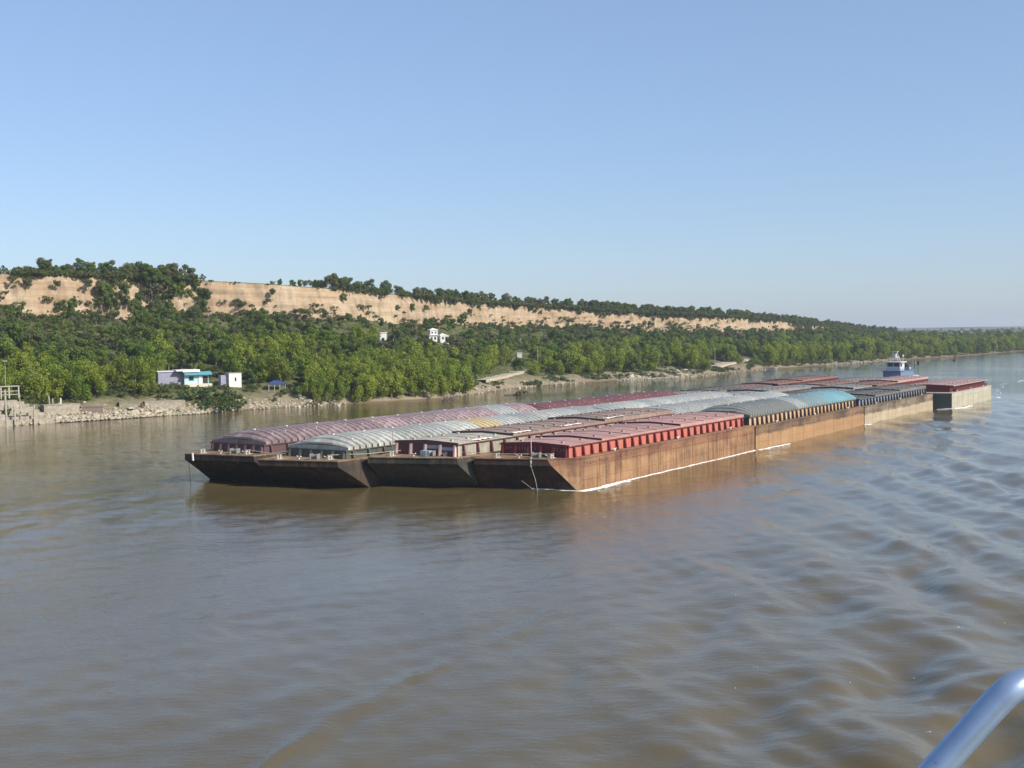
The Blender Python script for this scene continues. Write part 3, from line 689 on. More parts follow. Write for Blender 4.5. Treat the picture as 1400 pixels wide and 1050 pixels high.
    if front_posts:
        n_, pm = front_posts
        for i in range(n_):
            o = link('coaming_bracket', _st[key], t, (x0-.01, y0+.3+(y1-y0-.6)*i/(n_-1), fb+.01), (0, 0, -math.pi/2)); o.material_slots[0].link = 'OBJECT'; o.material_slots[0].material = pm
    # --- covers
    cw = y1-y0+.24+ov; yc = (y0+y1)/2
    if covers and covers[0] == 'vault':
        mats, rise, sl = covers[1:]; n_ = len(mats); cl = (x1-x0)/n_
        for i, mm in enumerate(mats):
            kk = ('v', round(cl, 2), rise, (i == 0) * sl)
            if kk not in _vm: _vm[kk] = vault_mesh(cl, cw, rise, sl if i == 0 else 0)
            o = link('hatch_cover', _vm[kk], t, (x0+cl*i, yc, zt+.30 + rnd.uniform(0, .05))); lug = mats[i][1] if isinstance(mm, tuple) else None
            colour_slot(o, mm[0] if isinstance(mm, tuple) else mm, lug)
    elif covers and covers[0] == 'lids':
        for (a, e, n_, h_, mm, dark) in covers[1]:                     # sections of lids, stacked to different heights
            cl = (e-a)/n_
            for i in range(n_):
                kk = ('l', round(cl, 2), h_)
                if kk not in _vm: _vm[kk] = lid_mesh(cl, cw, .28, h_-.05)
                o = link('hatch_lid', _vm[kk], t, (a+cl*i, yc, zt+h_ + rnd.uniform(0, .03))); colour_slot(o, mm, mm)
                o.material_slots[1].link = 'OBJECT'; o.material_slots[1].material = dark if i == 0 else NEAR_BLACK
    # --- deck fittings
    fx = -(rake or 0)+.9
    if rake:
        link('bollard', BOLLM, t, (fx+.3, 3.4, fb)); link('bollard', BOLLM, t, (fx-.6-skew*.6, W_-3.4, fb)); link('cleat', KEVM, t, (fx-.2-skew*.4, W_*.55, fb), (0, 0, 1.3))
        link('deck_winch', WINM, t, (fx+.2-skew*.3, W_*.38, fb), (0, 0, .3)); link('cleat', KEVM, t, (fx+.1, W_*.27, fb), (0, 0, 1.6))
    for i in range(bolls): link('cleat', KEVM, t, (L*(i+.7)/bolls-3, .55, fb), (0, 0, 0), (.9, .9, .9))
    link('bollard', BOLLM, t, (L-.7, 2.2, fb)); link('bollard', BOLLM, t, (L-.7, W_-2.2, fb))
    return t
# hulls
H_red = hullmat('rusty tan hull', (.225, .102, .06), (.345, .205, .105), 3.1, (.12, .055, .035), .8)
H_tan = hullmat('tan hull with dark band', (.085, .062, .048), (.35, .21, .105), 2.55, (.20, .10, .05), .4, .15)
H_navy = hullmat('cream hull with dark band', (.085, .070, .055), (.40, .325, .22), 2.2, (.26, .15, .08), .4, .15)
H_white = hullmat('silty white hull', (.43, .41, .34), (.40, .37, .28), 3.4, (.27, .23, .165), .35)
H_dark = hullmat('black hull', (.028, .024, .021), (.040, .033, .026), 2.8, (.11, .068, .042), .6)
H_grey = hullmat('greenish black hull', (.026, .026, .027), (.060, .060, .046), 3.2, (.11, .09, .055), .55)
# coaming paints
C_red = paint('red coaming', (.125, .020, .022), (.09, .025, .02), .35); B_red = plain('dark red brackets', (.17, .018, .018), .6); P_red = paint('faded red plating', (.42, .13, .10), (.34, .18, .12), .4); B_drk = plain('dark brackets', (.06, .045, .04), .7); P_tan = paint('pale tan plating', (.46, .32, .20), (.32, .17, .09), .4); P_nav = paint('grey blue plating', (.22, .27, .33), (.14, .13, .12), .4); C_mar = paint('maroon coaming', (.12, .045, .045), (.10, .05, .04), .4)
C_tan = paint('tan coaming', (.55, .36, .20), (.16, .09, .05), .38); C_navy = paint('navy coaming', (.05, .075, .12), (.12, .11, .10), .4)
C_gre = paint('dark green coaming', (.07, .08, .07), (.12, .09, .06), .4); C_pur = paint('dark purple coaming', (.11, .065, .075), (.12, .07, .05), .4)
C_post = paint('pale pink posts', (.60, .42, .40), (.30, .16, .12), .3)
# cover paints
V_pur = paint('mauve cover', (.42, .32, .33), (.21, .14, .13), .5, .6, .24); V_mar = paint('dark red cover', (.20, .075, .07), (.14, .06, .05), .4, .55, .15)
V_wht = paint('grey-white cover', (.54, .55, .50), (.34, .325, .275), .5, .55, .2); V_gry = paint('grey cover', (.40, .41, .38), (.27, .26, .22), .42, .5, .14)
V_oli = paint('olive grey cover', (.19, .195, .175), (.14, .125, .10), .35, .5, .1); V_mid = paint('blue-grey cover', (.21, .28, .28), (.17, .19, .17), .35, .5, .1)
V_teal = paint('teal cover', (.18, .35, .38), (.20, .25, .24), .3, .5, .1); V_yel = paint('yellowed cover', (.46, .36, .18), (.40, .28, .14), .35)
L_sal = paint('salmon lids', (.43, .25, .215), (.30, .165, .135), .42, .7, .12, False); L_pnk = paint('brownish pink lids', (.34, .235, .19), (.24, .165, .13), .45, .7, .12, False)
L_crm = paint('cream lids', (.44, .40, .32), (.29, .24, .18), .4, .7, .1, False); L_gry = paint('dark grey lids', (.13, .125, .115), (.19, .165, .13), .45, .7, .15, False)
L_lgt = paint('light grey lids', (.30, .29, .27), (.22, .19, .16), .45, .7, .15, False); L_brk = paint('brick lids', (.27, .145, .105), (.20, .13, .10), .4, .7, .15, False)
L_top = paint('faded red deck lids', (.42, .28, .25), (.33, .22, .19), .4, .7, .1, False); D_mar = plain('dark maroon edge', (.10, .03, .035), .7); D_blk = plain('dark edge', (.045, .05, .05), .7)
def vm(seq): d = {'p': V_pur, 'm': V_mar, 'w': V_wht, 'g': V_gry, 'o': V_oli, 'i': V_mid, 't': V_teal, 'y': V_yel}; return [d[c] for c in seq]
Wb = 13.9
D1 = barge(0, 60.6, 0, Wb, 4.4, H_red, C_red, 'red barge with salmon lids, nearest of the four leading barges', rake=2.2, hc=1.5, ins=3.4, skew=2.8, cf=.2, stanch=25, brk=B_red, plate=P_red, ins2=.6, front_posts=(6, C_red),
    covers=('lids', [(.2, 9, 1, .12, L_sal, C_red), (9, 34, 3, .34, L_sal, D_mar), (34, 59.2, 3, .56, L_sal, D_mar)]), bow=paint('shaded black and rust bow', (.030, .022, .020), (.10, .045, .028), .42, .65), rub=H_red)  # bow paint is black with rust, darkened further for the face's shade
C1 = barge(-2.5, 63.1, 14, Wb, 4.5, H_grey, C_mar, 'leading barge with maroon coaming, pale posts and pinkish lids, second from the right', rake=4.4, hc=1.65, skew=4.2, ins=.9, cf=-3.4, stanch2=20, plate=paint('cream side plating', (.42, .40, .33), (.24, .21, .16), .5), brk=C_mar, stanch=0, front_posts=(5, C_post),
    covers=('lids', [(-3.4, 10, 2, .15, L_crm, C_mar), (10, 37, 4, .4, L_pnk, D_blk), (37, 61.8, 4, .65, L_pnk, D_blk)]), bow=None)
B1 = barge(-9.9, 70.5, 28, Wb, 4.2, H_dark, C_gre, 'leading barge with white ribbed covers, second from the left', rake=5.4, hc=1.15, skew=3.0, ins=.9, stanch2=22, cf=-3.0, front_posts=(6, C_gre), covers=('vault', vm('wwwgwyggwgg'), 1.35, 3.5))
A1 = barge(-11.8, 71.4, 42.2, Wb, 4.5, H_dark, C_pur, 'leading barge with mauve ribbed covers, leftmost of the four', rake=5.4, hc=1.25, skew=2.0, ins=.9, stanch2=22, cf=-2.8, front_posts=(7, C_pur), covers=('vault', vm('pppppppppgp'), 1.35, 3.5))
D2 = barge(61.2, 61.2, 0, Wb, 4.1, H_tan, C_gre, 'barge with grey to teal vaulted covers and tan coaming behind the red barge', hc=1.6, stanch=27, brk=B_drk, plate=P_tan, covers=('vault', vm('oooogiittt'), 1.5, 3.5), deck=DECKDARK, rub=H_tan)
C2 = barge(61.2, 61.2, 14, Wb, 4.1, H_dark, C_gre, 'barge with pale grey vaulted covers beside the teal-covered one', hc=1.3, covers=('vault', vm('ggwgwgwggw'), 1.3, 3.5), deck=DECKDARK)
B2 = barge(61.2, 61.2, 28, Wb, 4.1, H_dark, C_gre, 'barge with white vaulted covers in the second rank, third row from the near side', hc=1.2, covers=('vault', vm('gwwgwwgwww'), 1.25, 3.5), deck=DECKDARK)
A2 = barge(61.2, 61.2, 42, Wb, 4.1, H_dark, C_mar, 'barge with dark red vaulted covers along the far side of the tow', hc=1.2, covers=('vault', vm('mmmmmmmmmm'), 1.25, 3.5), deck=DECKDARK)
D3 = barge(123, 57, 0, Wb, 4.0, H_navy, C_navy, 'barge with navy coaming, dark grey lids and cream lower hull', hc=1.5, stanch=24, brk=B_drk, plate=P_nav, deck=DECKDARK, rub=H_navy,
    covers=('lids', [(.6, 12, 2, .1, L_gry, D_blk), (12, 32, 3, .4, L_gry, D_blk), (32, 55.7, 3, .65, L_gry, D_blk)]))
C3 = barge(123, 57, 14, Wb, 4.0, H_dark, C_gre, 'barge with dark lids stepped in three heights, beside the navy-coamed one', hc=1.5, deck=DECKDARK,
    covers=('lids', [(.6, 20, 3, .4, L_gry, D_blk), (20, 40, 3, .15, L_lgt, D_blk), (40, 55.7, 2, .6, L_lgt, D_blk)]))
B3 = barge(123, 57, 28, Wb, 4.0, H_dark, C_gre, 'barge with light grey stepped lids ahead of the brick red ones', hc=1.5, deck=DECKDARK,
    covers=('lids', [(.6, 18, 2, .35, L_lgt, D_blk), (18, 38, 3, .7, L_lgt, D_blk), (38, 55.7, 2, .3, L_lgt, D_blk)]))
A3 = barge(123, 57, 42, Wb, 4.0, H_dark, C_gre, 'barge with pale grey stepped lids on the far side of the tow', hc=1.4, deck=DECKDARK,
    covers=('lids', [(.6, 20, 3, .3, L_lgt, D_blk), (20, 40, 3, .5, L_gry, D_blk), (40, 55.7, 2, .4, L_brk, D_mar)]))
D4 = barge(182.5, 46, -4.2, Wb, 4.1, H_white, C_red, 'silty white box barge with red lids at the right end of the tow', hc=1.5, ov=1.9, deck=paint('pale deck', (.5, .45, .36), (.35, .2, .14), .4), bow=plain('greenish grey end plating', (.075, .085, .075), .7), rub=H_white, cf=4,
    covers=('lids', [(3.6, 44.9, 5, .22, L_top, C_red)]))
C4 = barge(182.5, 54, 14, Wb, 4.1, H_dark, C_red, 'barge with flat faded red lids just ahead of the towboat', hc=1.5, deck=DECKDARK, covers=('lids', [(.6, 20, 3, .3, L_brk, D_mar), (20, 52.7, 4, .6, L_top, C_red)]))
B4 = barge(182.5, 54, 28, Wb, 4.1, H_dark, C_red, 'barge with brick red lids ahead of the towboat on its far side', hc=1.4, deck=DECKDARK, covers=('lids', [(.6, 25, 3, .3, L_brk, D_mar), (25, 52.7, 4, .15, L_lgt, D_blk)]))
A4 = barge(182.5, 54, 42, Wb, 4.1, H_dark, C_red, 'last barge on the far side, with brick red lids', hc=1.6, deck=DECKDARK, covers=('lids', [(.6, 20, 3, .25, L_brk, D_mar), (20, 52.7, 4, .5, L_brk, D_mar)]))
# red rubbing ledge on the white barge, under its lids
b = MB(); b.box(7, 44, .75, 1.45, 4.15, 4.75); b.box(7, 44, .55, .75, 4.7, 4.85); b.obj('side_ledge', C_red, D4)
# ledge shadows apart, some scraps of pale tarpaulin lie over the lid steps
TARP = plain('pale tarpaulin', (.66, .62, .54), .9)
def tarp(par, x, y, z, lx, ly):
    b = MB(); n = 8
    for i in range(n+1):
        for j in range(n+1): b.v.append((x+lx*i/n + rnd.uniform(-.12, .12), y+ly*j/n + rnd.uniform(-.08, .08), z + rnd.uniform(0, .18)))
    for i in range(n):
        for j in range(n): b.f.append((i*(n+1)+j, (i+1)*(n+1)+j, (i+1)*(n+1)+j+1, i*(n+1)+j+1)); b.m.append(0)
    b.obj('tarpaulin', TARP, par)
tarp(C1, 10.5, 1.2, 6.62, 5.0, .9); tarp(C1, 24, 1.3, 6.65, 5.5, .5); tarp(C1, 38, 1.2, 6.9, 6, 1.0); tarp(C1, 1, 1.2, 6.38, 4, 1.0)
# worn white lettering and panels on the coaming fronts (unreadable from here), draught marks
PALE = plain('worn lettering', (.20, .15, .18), .7); INK = plain('dark lettering', (.07, .055, .045), .8)
def strokes(par, x, ya, yb, z, h, mat, n, seed, name='lettering', side=False):
    r_ = random.Random(seed); b = MB(); w = (yb-ya)/n
    for i in range(n):
        a = ya + w*i
        for k in range(2 + r_.randint(0, 1)):
            ww = w*.16; aa_ = a + r_.uniform(0, w*.5); z0 = z + r_.uniform(0, h*.35); z1 = z + h*r_.uniform(.6, 1)
            if side: b.box(aa_, aa_+ww, x-.012, x, z0, z1)
            else: b.box(x-.012, x, aa_, aa_+ww, z0, z1)
        zz_ = z + h*r_.choice([0, .45, .85])
        if side: b.box(a+w*.05, a+w*.65, x-.017, x-.013, zz_, zz_+h*.14)
        else: b.box(x-.017, x-.013, a+w*.05, a+w*.65, zz_, zz_+h*.14)
    b.obj(name, mat, par)
strokes(D1, .19, 10.6, 11.9, 5.2, .5, PALE, 3, 1); strokes(D1, .19, 8.3, 10.2, 5.2, .5, PALE, 4, 2); strokes(D1, .19, 6.6, 7.6, 5.2, .5, PALE, 2, 3); strokes(D1, .19, 2.1, 4.0, 5.2, .5, PALE, 4, 4)
strokes(D1, -.005, 1.6, 8.5, 3.35, .42, INK, 9, 5, side=True)
b = MB(); b.box(-3.43, -3.41, 2.1, 4.2, 5.3, 5.75); b.box(-3.43, -3.41, 4.9, 7.0, 5.45, 5.95); b.obj('painted_panel', plain('lilac grey panel', (.34, .31, .36), .7), C1)
b = MB(); b.box(-4.9, -4.0, 5.2, 6.8, 4.5, 5.25); b.obj('deck_box', plain('pale blue box', (.36, .45, .50), .6), C1)
b = MB()
for k in range(8): b.box(7.6, 7.9 if k % 2 else 7.78, -.02, -.004, .5+k*.47, .68+k*.47)
b.obj('draught_marks', INK, D1)
b = MB(); b.tube([(-3.8, 12.6, 4.5), (-3.8, 12.6, 7.6)], .05, 6); b.obj('jackstaff', plain('staff', (.25, .22, .2), .6), C1)
b = MB(); b.tube([(-2.2, 5.9, 4.4), (-2.2, 5.9, 7.0)], .05, 6); b.obj('jackstaff', WHITE, D1)
b = MB(); b.tube([(-2.75, 5.6, 4.5), (-2.8, 5.55, 3.3)], .16, 6); b.tube([(-2.8, 5.55, 3.3), (-2.5, 5.1, 1.6), (-2.4, 4.8, -.1)], .032, 5); b.tube([(-3.0, 7.0, 1.4), (-2.5, 5.4, .2)], .02, 4); b.obj('hanging_line', ROPE, D1)
b = MB(); b.tube([(-7.6, 12.2, 4.4), (-7.5, 12.0, 2.2), (-7.5, 11.9, -.1)], .045, 5); b.obj('hanging_line', NEAR_BLACK, A1)
b = MB(); b.tube([(-7.5, 11.3, 4.6), (-7.5, 11.2, 3.5)], .14, 6); b.obj('fender', WHITE, A1)
# lashing wires between the leading barges
def wire(a, c, par_label, sag=.15):
    b = MB(); a = Vector(a); c = Vector(c); b.tube([a, a.lerp(c, .5)-Vector((0, 0, sag)), c], .045, 5)
    b.obj('lashing_wire', ROPE, None, label=par_label, cat='wire', group='lashing wires between leading barges')
wire(tow(-1.5, 3.4, 5.0), tow(-5.4, 17.4, 5.1), 'lashing wire from the red barge to its neighbour'); wire(tow(-7.2, 24.4, 5.1), tow(-14, 31.4, 4.8), 'lashing wire between the two middle leading barges')
wire(tow(-15.6, 38.4, 4.8), tow(-16, 45.4, 5.1), 'lashing wire between the two left leading barges')

# ================================================================ TOWBOAT
T_w = paint('towboat white', (.52, .54, .56), (.5, .42, .34), .22, .5); T_b = paint('towboat blue and shade', (.13, .18, .28), (.10, .10, .12), .3, .5); GLASS = plain('dark glass', (.02, .03, .04), .1)
t = empty('towboat', tow(240, 25), TH, label='white and blue towboat pushing the barges, with a tall mast', cat='boat'); t.scale = (.85, .68, .93)
b = MB(); P = [(0, .6), (1, 0), (31, 0), (33, 1.5), (33, 11.5), (31, 13), (1, 13), (0, 12.4)]
for z0, z1 in ((-.8, 3.2),): b.add([(x, y, z0) for x, y in P] + [(x, y, z1) for x, y in P], [tuple(range(8))[::-1], tuple(range(8, 16))] + [(i, (i+1) % 8, 8+(i+1) % 8, 8+i) for i in range(8)])
b.obj('hull', T_b, t)
b = MB()
for y in (3.5, 9.5): b.box(-.6, 0, y-.6, y+.6, -.2, 5.6)
b.obj('push_knee', T_b, t)
b = MB(); b.box(4, 29, 1.8, 11.2, 3.2, 5.9); b.box(3.8, 29.2, 1.6, 11.4, 5.9, 6.05); b.obj('main_deckhouse', T_w, t)
b = MB(); b.box(6, 24, 2.4, 10.6, 6.05, 8.1); b.box(4.6, 25, 1.9, 11.1, 8.1, 8.25); b.obj('upper_deckhouse', T_b, t)  # blue-grey colour carries the blue shade on this white deckhouse
w_ = MB()
for x in range(7, 28, 3): w_.box(x, x+1.1, 1.77, 1.79, 4.3, 5.2)
w_.obj('window', GLASS, t)
# wheelhouse
b = MB(); z = 8.25
b.box(8, 14, 3.4, 9.6, z, z+1.3, 1)
for (x, y) in [(8, 3.4), (8, 6.4), (8, 9.35), (13.75, 3.4), (13.75, 9.35), (11, 3.4), (11, 9.35)]: b.box(x, x+.25, y, y+.25, z+1.3, z+2.7)
b.box(11.3, 13.75, 3.42, 3.6, z+1.3, z+2.7); b.obj('wheelhouse', [T_w, T_w], t)
b = MB(); b.box(8.1, 13.8, 3.5, 9.5, z+1.3, z+2.68); b.obj('wheelhouse_window', GLASS, t)
b = MB(); b.box(7, 14.8, 2.6, 10.4, z+2.7, z+3.0); b.obj('wheelhouse_roof', T_w, t)
b = MB(); zr = z+3.0
for (x, y) in [(9, 4.6), (9, 8.4), (12.4, 4.6), (12.4, 8.4)]: b.tube([(x, y, zr), (10.4 + (x-10.7)*.25, 6.5+(y-6.5)*.35, zr+3.4)], .13, 5)
b.box(9.4, 11.6, 5.2, 7.8, zr+3.3, zr+3.5); b.box(8.8, 12.2, 5.0, 5.2, zr+1.5, zr+1.7); b.box(9, 12, 7.8, 8.0, zr+1.5, zr+1.7); b.box(9.2, 11.2, 5.9, 7.1, zr+1.2, zr+2.7); b.obj('mast_tower', T_w, t)
b = MB(); b.tube([(10.5, 6.5, zr+3.5), (10.5, 6.5, zr+7.6)], [.09, .04], 5); b.tube([(10.5, 5.4, zr+5), (10.5, 7.6, zr+5)], .04, 4); b.obj('mast', NEAR_BLACK, t)
b = MB(); b.tube([(12.6, 3.6, zr), (12.6, 3.6, zr+1.5)], .1, 5); b.tube([(12.6, 3.6, zr+1.5), (12.6, 3.6, zr+2.0), (12.6, 3.6, zr+2.4)], [.3, .5, .2], 8); b.obj('radar_dome', T_w, t)
b = MB()
for i in range(9): b.tube([(4.7+i*2.4, 2.0, 8.25), (4.7+i*2.4, 2.0, 9.2)], .045, 4)
for i in range(5): b.tube([(4.7, 2.0+i*2.2, 8.25), (4.7, 2.0+i*2.2, 9.4)], .06, 4)
for zz_ in (8.75, 9.2): b.tube([(4.7, 10.9, zz_), (4.7, 2.0, zz_), (24.8, 2.0, zz_)], .045, 4)
b.obj('railing', T_b, t)
b = MB(); b.box(17, 20, 7.2, 9.2, 8.25, 10.6); b.box(17, 20, 3.8, 5.8, 8.25, 10.6); b.obj('funnel', NEAR_BLACK, t)
# ring-shaped ventilator and boat beside it
b = MB(); b.tube([(17, 1.6 + 1.25*math.cos(a)*0 + 0, 8.3) for a in (0,)] + [], .1) if False else None
ring = [(18.5 + 1.5*math.cos(a), 2.4, 8.7 + 1.7*math.sin(a)) for a in np.linspace(-.35, math.pi+.35, 13)]
b.tube(ring, .32, 6); b.obj('vent_arch', NEAR_BLACK, t)
b = MB(); b.tube([(17.6, 2.6, 8.6), (18.2, 2.6, 8.7), (19.4, 2.6, 8.7), (20.6, 2.6, 8.5)], [.1, .55, .55, .1], 8); b.tube([(18.8, 2.7, 9.5), (18.8, 2.7, 10.1)], [.35, .3], 8); b.obj('workboat', T_w, t)
b = MB(); b.tube([(24, 2.2, 8.25), (24, 2.2, 11.4)], .16, 6); b.tube([(24, 2.2, 11.2), (27.6, 1.4, 11.1)], .12, 6); b.box(27.2, 28.0, 1.1, 1.9, 9.6, 11.1); b.tube([(27.6, 1.5, 6), (27.6, 1.5, 9.6)], .07, 5); b.tube([(24, 2.2, 11.4), (24, 2.2, 14)], .05, 4); b.obj('deck_crane', NEAR_BLACK, t)

# ================================================================ FOAM
m, n, l, b_ = nt('foam'); b_.inputs['Base Color'].default_value = (.75, .74, .70, 1); b_.inputs['Roughness'].default_value = .8; M_foam = m
def foam(pts, wmin, wmax, seed, dens=26, size=1.):
    """clots of froth lying on the water along a line"""
    r_ = random.Random(seed); b = MB()
    for (p, q_) in zip(pts[:-1], pts[1:]):
        p = Vector(p); q_ = Vector(q_); d = (q_-p); L = d.length; nn = max(2, int(L*dens/10)); d.normalize(); s_ = Vector((-d.y, d.x))
        for _ in range(nn):
            c = p + d*r_.uniform(0, L) + s_*r_.uniform(-1, 1)*r_.uniform(wmin, wmax)*.5; a, w_ = r_.uniform(.25, 1.0)*size, r_.uniform(.06, .16)*(size+.3)/1.3
            an = r_.uniform(-.25, .25); ax = d*math.cos(an)+s_*math.sin(an); ay = Vector((-ax.y, ax.x)); wz = float(water_height(np.array([c.x]), np.array([c.y]))[0]) + .03
            k = 7; vs = [(c.x, c.y, wz+.07*size)]
            for i in range(k):
                t_ = 2*math.pi*i/k; e = c + ax*math.cos(t_)*a*r_.uniform(.7, 1.2) + ay*math.sin(t_)*w_*r_.uniform(.7, 1.3); vs.append((e.x, e.y, wz-.03))
            b.add(vs, [(0, i+1, (i+1) % k+1) for i in range(k)])
    return b
def T2(v, u): return tow(v, u).to_2d()
fo = foam([T2(-.2, -.25), T2(60, -.25)], .05, .24, 1, 48)
for pp, a, c, sd_, dn in [([(-1.2, 6.5), (0, -.8), (4, -1.2), (12, -.9)], .3, 1.0, 2, 120), ([(61, -.6), (66, -1.0), (74, -1.5)], .1, .5, 3, 60), ([(182, -1), (182.2, -5), (188, -5.4), (196, -6)], .4, 1.2, 4, 90), ([(236, -4.6), (240, -4), (244, 0)], .4, 1.5, 5, 60), ([(122, -.5), (125, -.7)], .1, .5, 6, 60)]:
    f2 = foam([T2(*q_) for q_ in pp], a, c, sd_, dn); fo.add(f2.v, f2.f)
fo.obj('foam', M_foam, label='white froth along the waterline of the near barges', cat='foam', kind='stuff')
fo = foam([at(*q_, 0).to_2d() for q_ in [(1345, 552), (1370, 524), (1400, 520), (1440, 517)]], 2, 5, 9, 2, size=.9); fo.obj('foam', M_foam, label='thin froth streaks in the wash behind the white barge', cat='foam', kind='stuff')
fo = MB()
for (px, py, k) in [(1005, 817, 6), (1222, 707, 4), (1220, 757, 4), (1168, 935, 3), (1010, 940, 3), (1030, 912, 3), (1372, 846, 3), (1243, 915, 3), (1310, 860, 3), (1255, 920, 2), (1270, 1000, 2), (1050, 826, 3)]:
    c = at(px, py, 0); f2 = foam([(c.x-.5, c.y+.4), (c.x+.4, c.y-.6)], .2, 1.2, px, 10+k*5, size=.28)
    fo.add([(c.x+(x-c.x)*.5, c.y+(y-c.y)*.5, z-.02) for x, y, z in f2.v], f2.f)
fo.obj('foam', M_foam, label='small white flecks of foam on the wave crests in the foreground', cat='foam', kind='stuff')

# ================================================================ SHORE THINGS
CONC = plain('pale concrete', (.31, .27, .205), .9, nz=.42, scale=1.1); CONC2 = plain('dirty concrete', (.24, .21, .165), .9, nz=.4, scale=1.1); STONE = plain('pale rubble stone', (.40, .35, .26), .95, nz=.25, scale=.6)
SAND = plain('sandy track soil', (.40, .345, .25), .95, nz=.12, scale=.4); WOODP = plain('grey wood', (.34, .30, .24), .85)
def rock(seed, sx, sy, sz):
    r_ = random.Random(seed); b = MB(); n = 7; vs = []
    for z, k in ((-.5, .9), (.1, 1.0), (.5, .62)):
        for i in range(n): a = 2*math.pi*i/n + r_.uniform(-.25, .25); kk = k*r_.uniform(.75, 1.15); vs.append((sx*kk*math.cos(a), sy*kk*math.sin(a), sz*(z + r_.uniform(-.1, .1))))
    b.add(vs, [tuple(range(2*n, 3*n))] + [(r*n+i, r*n+(i+1) % n, (r+1)*n+(i+1) % n, (r+1)*n+i) for r in (0, 1) for i in range(n)]); return b.mesh('boulder', STONE)
RK = [rock(i, .9, .7, .8) for i in range(5)]
LOC = [(70, 'by the landing at the far left'), (150, 'on the shore right of the landing'), (215, 'on the rubble spit'), (285, 'at the right end of the rubble spit'), (345, 'below the white hut'), (460, 'below the blue awning'), (800, 'at the grassy shore'), (2000, 'on the rocky point')]
slabs = [(66,571),(78,573),(90,570),(104,572),(118,570),(132,569),(146,567),(140,562),(158,566),(170,565),(176,560),(184,564),(192,561),(199,565),(207,560),(214,563),(222,561),(228,565),(236,560),(244,562),(250,557),(258,562),(266,560),(274,563),(283,561),(296,562),(304,562),(420,551),(432,552),(444,551),(456,548),(412,546),(650,531),(660,529),(668,530),
         (862,514),(872,515),(884,512),(896,514),(908,510),(918,511),(928,513),(938,512),(925,506),(935,505)]
for i, (px, py) in enumerate(slabs):
    p = foot(px, py); k = rnd.uniform(.8, 1.7) * (1.5 if p.y > 450 else 1)
    zn = [t_ for lim, t_ in LOC if px < lim][0]
    link('boulder', RK[i % 5], None, (p.x, p.y, p.z+.15*k), (rnd.uniform(-.3, .3), rnd.uniform(-.3, .3), rnd.uniform(0, 6)), (k*1.2, k, k*rnd.uniform(.5, .9)), label='%s pale block of stone %s' % ('large' if k > 1.5 else 'small' if k < 1.1 else 'medium', zn), cat='boulder', group='blocks of stone along the waterline')
src = [o for o in COL.objects if o.name.startswith('boulder')][:5]; single_out('boulder')
pts = []
for (a, c, e, f_, n_) in [(18, 120, 548, 582, 300), (60, 280, 557, 583, 900), (280, 420, 540, 562, 260), (400, 470, 540, 556, 120), (620, 800, 520, 536, 160), (845, 950, 500, 518, 420), (1130, 1215, 490, 500, 120), (960, 1060, 505, 513, 60)]:
    for _ in range(n_):
        px = rnd.uniform(a, c); yw = np.interp(px, [0, 130, 280, 330, 420, 620, 700, 830, 950, 1090, 1200], [583, 575, 565, 558, 555, 545, 530, 520, 515, 502, 495]); py = yw - abs(rnd.gauss(0, (f_-e)*.33)) + 1
        p = foot(px, py); pts.append((p.x + rnd.uniform(-1, 1), p.y + rnd.uniform(-1, 1), p.z, rnd.uniform(.18, .6)*(1.3 if p.y > 450 else 1), rnd.uniform(0, 6)))
scatter('rubble', pts, src, 'pale rubble and broken stone strewn along the waterline', 'rubble')
def face(px, py, depth=None):
    p = foot(px, py); return p, -math.atan2(p.x, p.y)
# concrete walls and landing on the left
def block(name, px, py, w, d, h, mat, label, rz=0, sink=1.0, cat='wall', steps=0):
    p, a = face(px, py); b = MB()
    b.box(-w/2, w/2, 0, d, -sink, h)
    for i in range(steps): b.box(-w/2-.002*i, w/2+.002*i, -.8*(i+1), -.8*i-.001, -sink, h*(1-(i+1)/(steps+1)))
    b.box(-w/2-.1, w/2+.1, -.12, d, h+.002, h+.18)
    return b.obj(name, mat, None, (p.x, p.y, p.z), (0, 0, a+rz), label=label, cat=cat)
block('retaining_wall', 226, 558, 11, 3, 1.9, CONC, 'long pale flat-topped wall on the rubble spit', .15)
block('retaining_wall', 178, 558, 5, 3, 1.5, CONC2, 'short grey wall left of the long pale wall', .1)
block('retaining_wall', 84, 566, 9, 4, 2.6, CONC, 'pale concrete quay wall right of the stepped landing', .25)
block('retaining_wall', 126, 566, 5.5, 3, 1.6, plain('dark mud wall', (.17, .13, .11), .9), 'dark brown wall between the quay wall and the rubble', .1)
p, a = face(34, 576); t = empty('stepped_landing', (p.x, p.y, p.z), a+.3, label='stepped concrete landing with wooden frames at the far left', cat='landing')
b = MB()
for i in range(7): b.box(-7+i*.15, 7-i*.9, -1.5+i*1.1, -.4+i*1.1-.001, -1.5, .55+.72*i)
b.box(-7.2, .2, 6.2, 10, -1.5, 5.2); b.obj('step_block', CONC, t)
b = MB()
for x in (-3.2, 1.6): b.box(x, x+.35, -2.2, -1.8, -1.5, 4.2)
b.box(-3.2, 1.95, -2.2, -1.8, 2.9, 3.2); b.obj('wooden_frame', WOODP, t)
b = MB()
for x in (-4.2, -2.2, .2): b.box(x, x+.3, 5.2, 5.5, 5.8, 8.8)
b.box(-4.4, .6, 5.0, 7.4, 8.8, 9.0)
for zz_ in (6.7, 7.6): b.box(-4.2, .4, 5.25, 5.4, zz_, zz_+.14)
b.obj('shelter', plain('whitewashed wood', (.38, .35, .29), .8), t)
b = MB(); b.tube([(0, 0, -3), (-.35, 0, 9.5)], [.32, .24], 8); p = at(10, 585, 0); b.obj('mooring_pole', WOODP, None, tuple(p), label='thick leaning mooring pole standing in the water at the left edge', cat='pole')
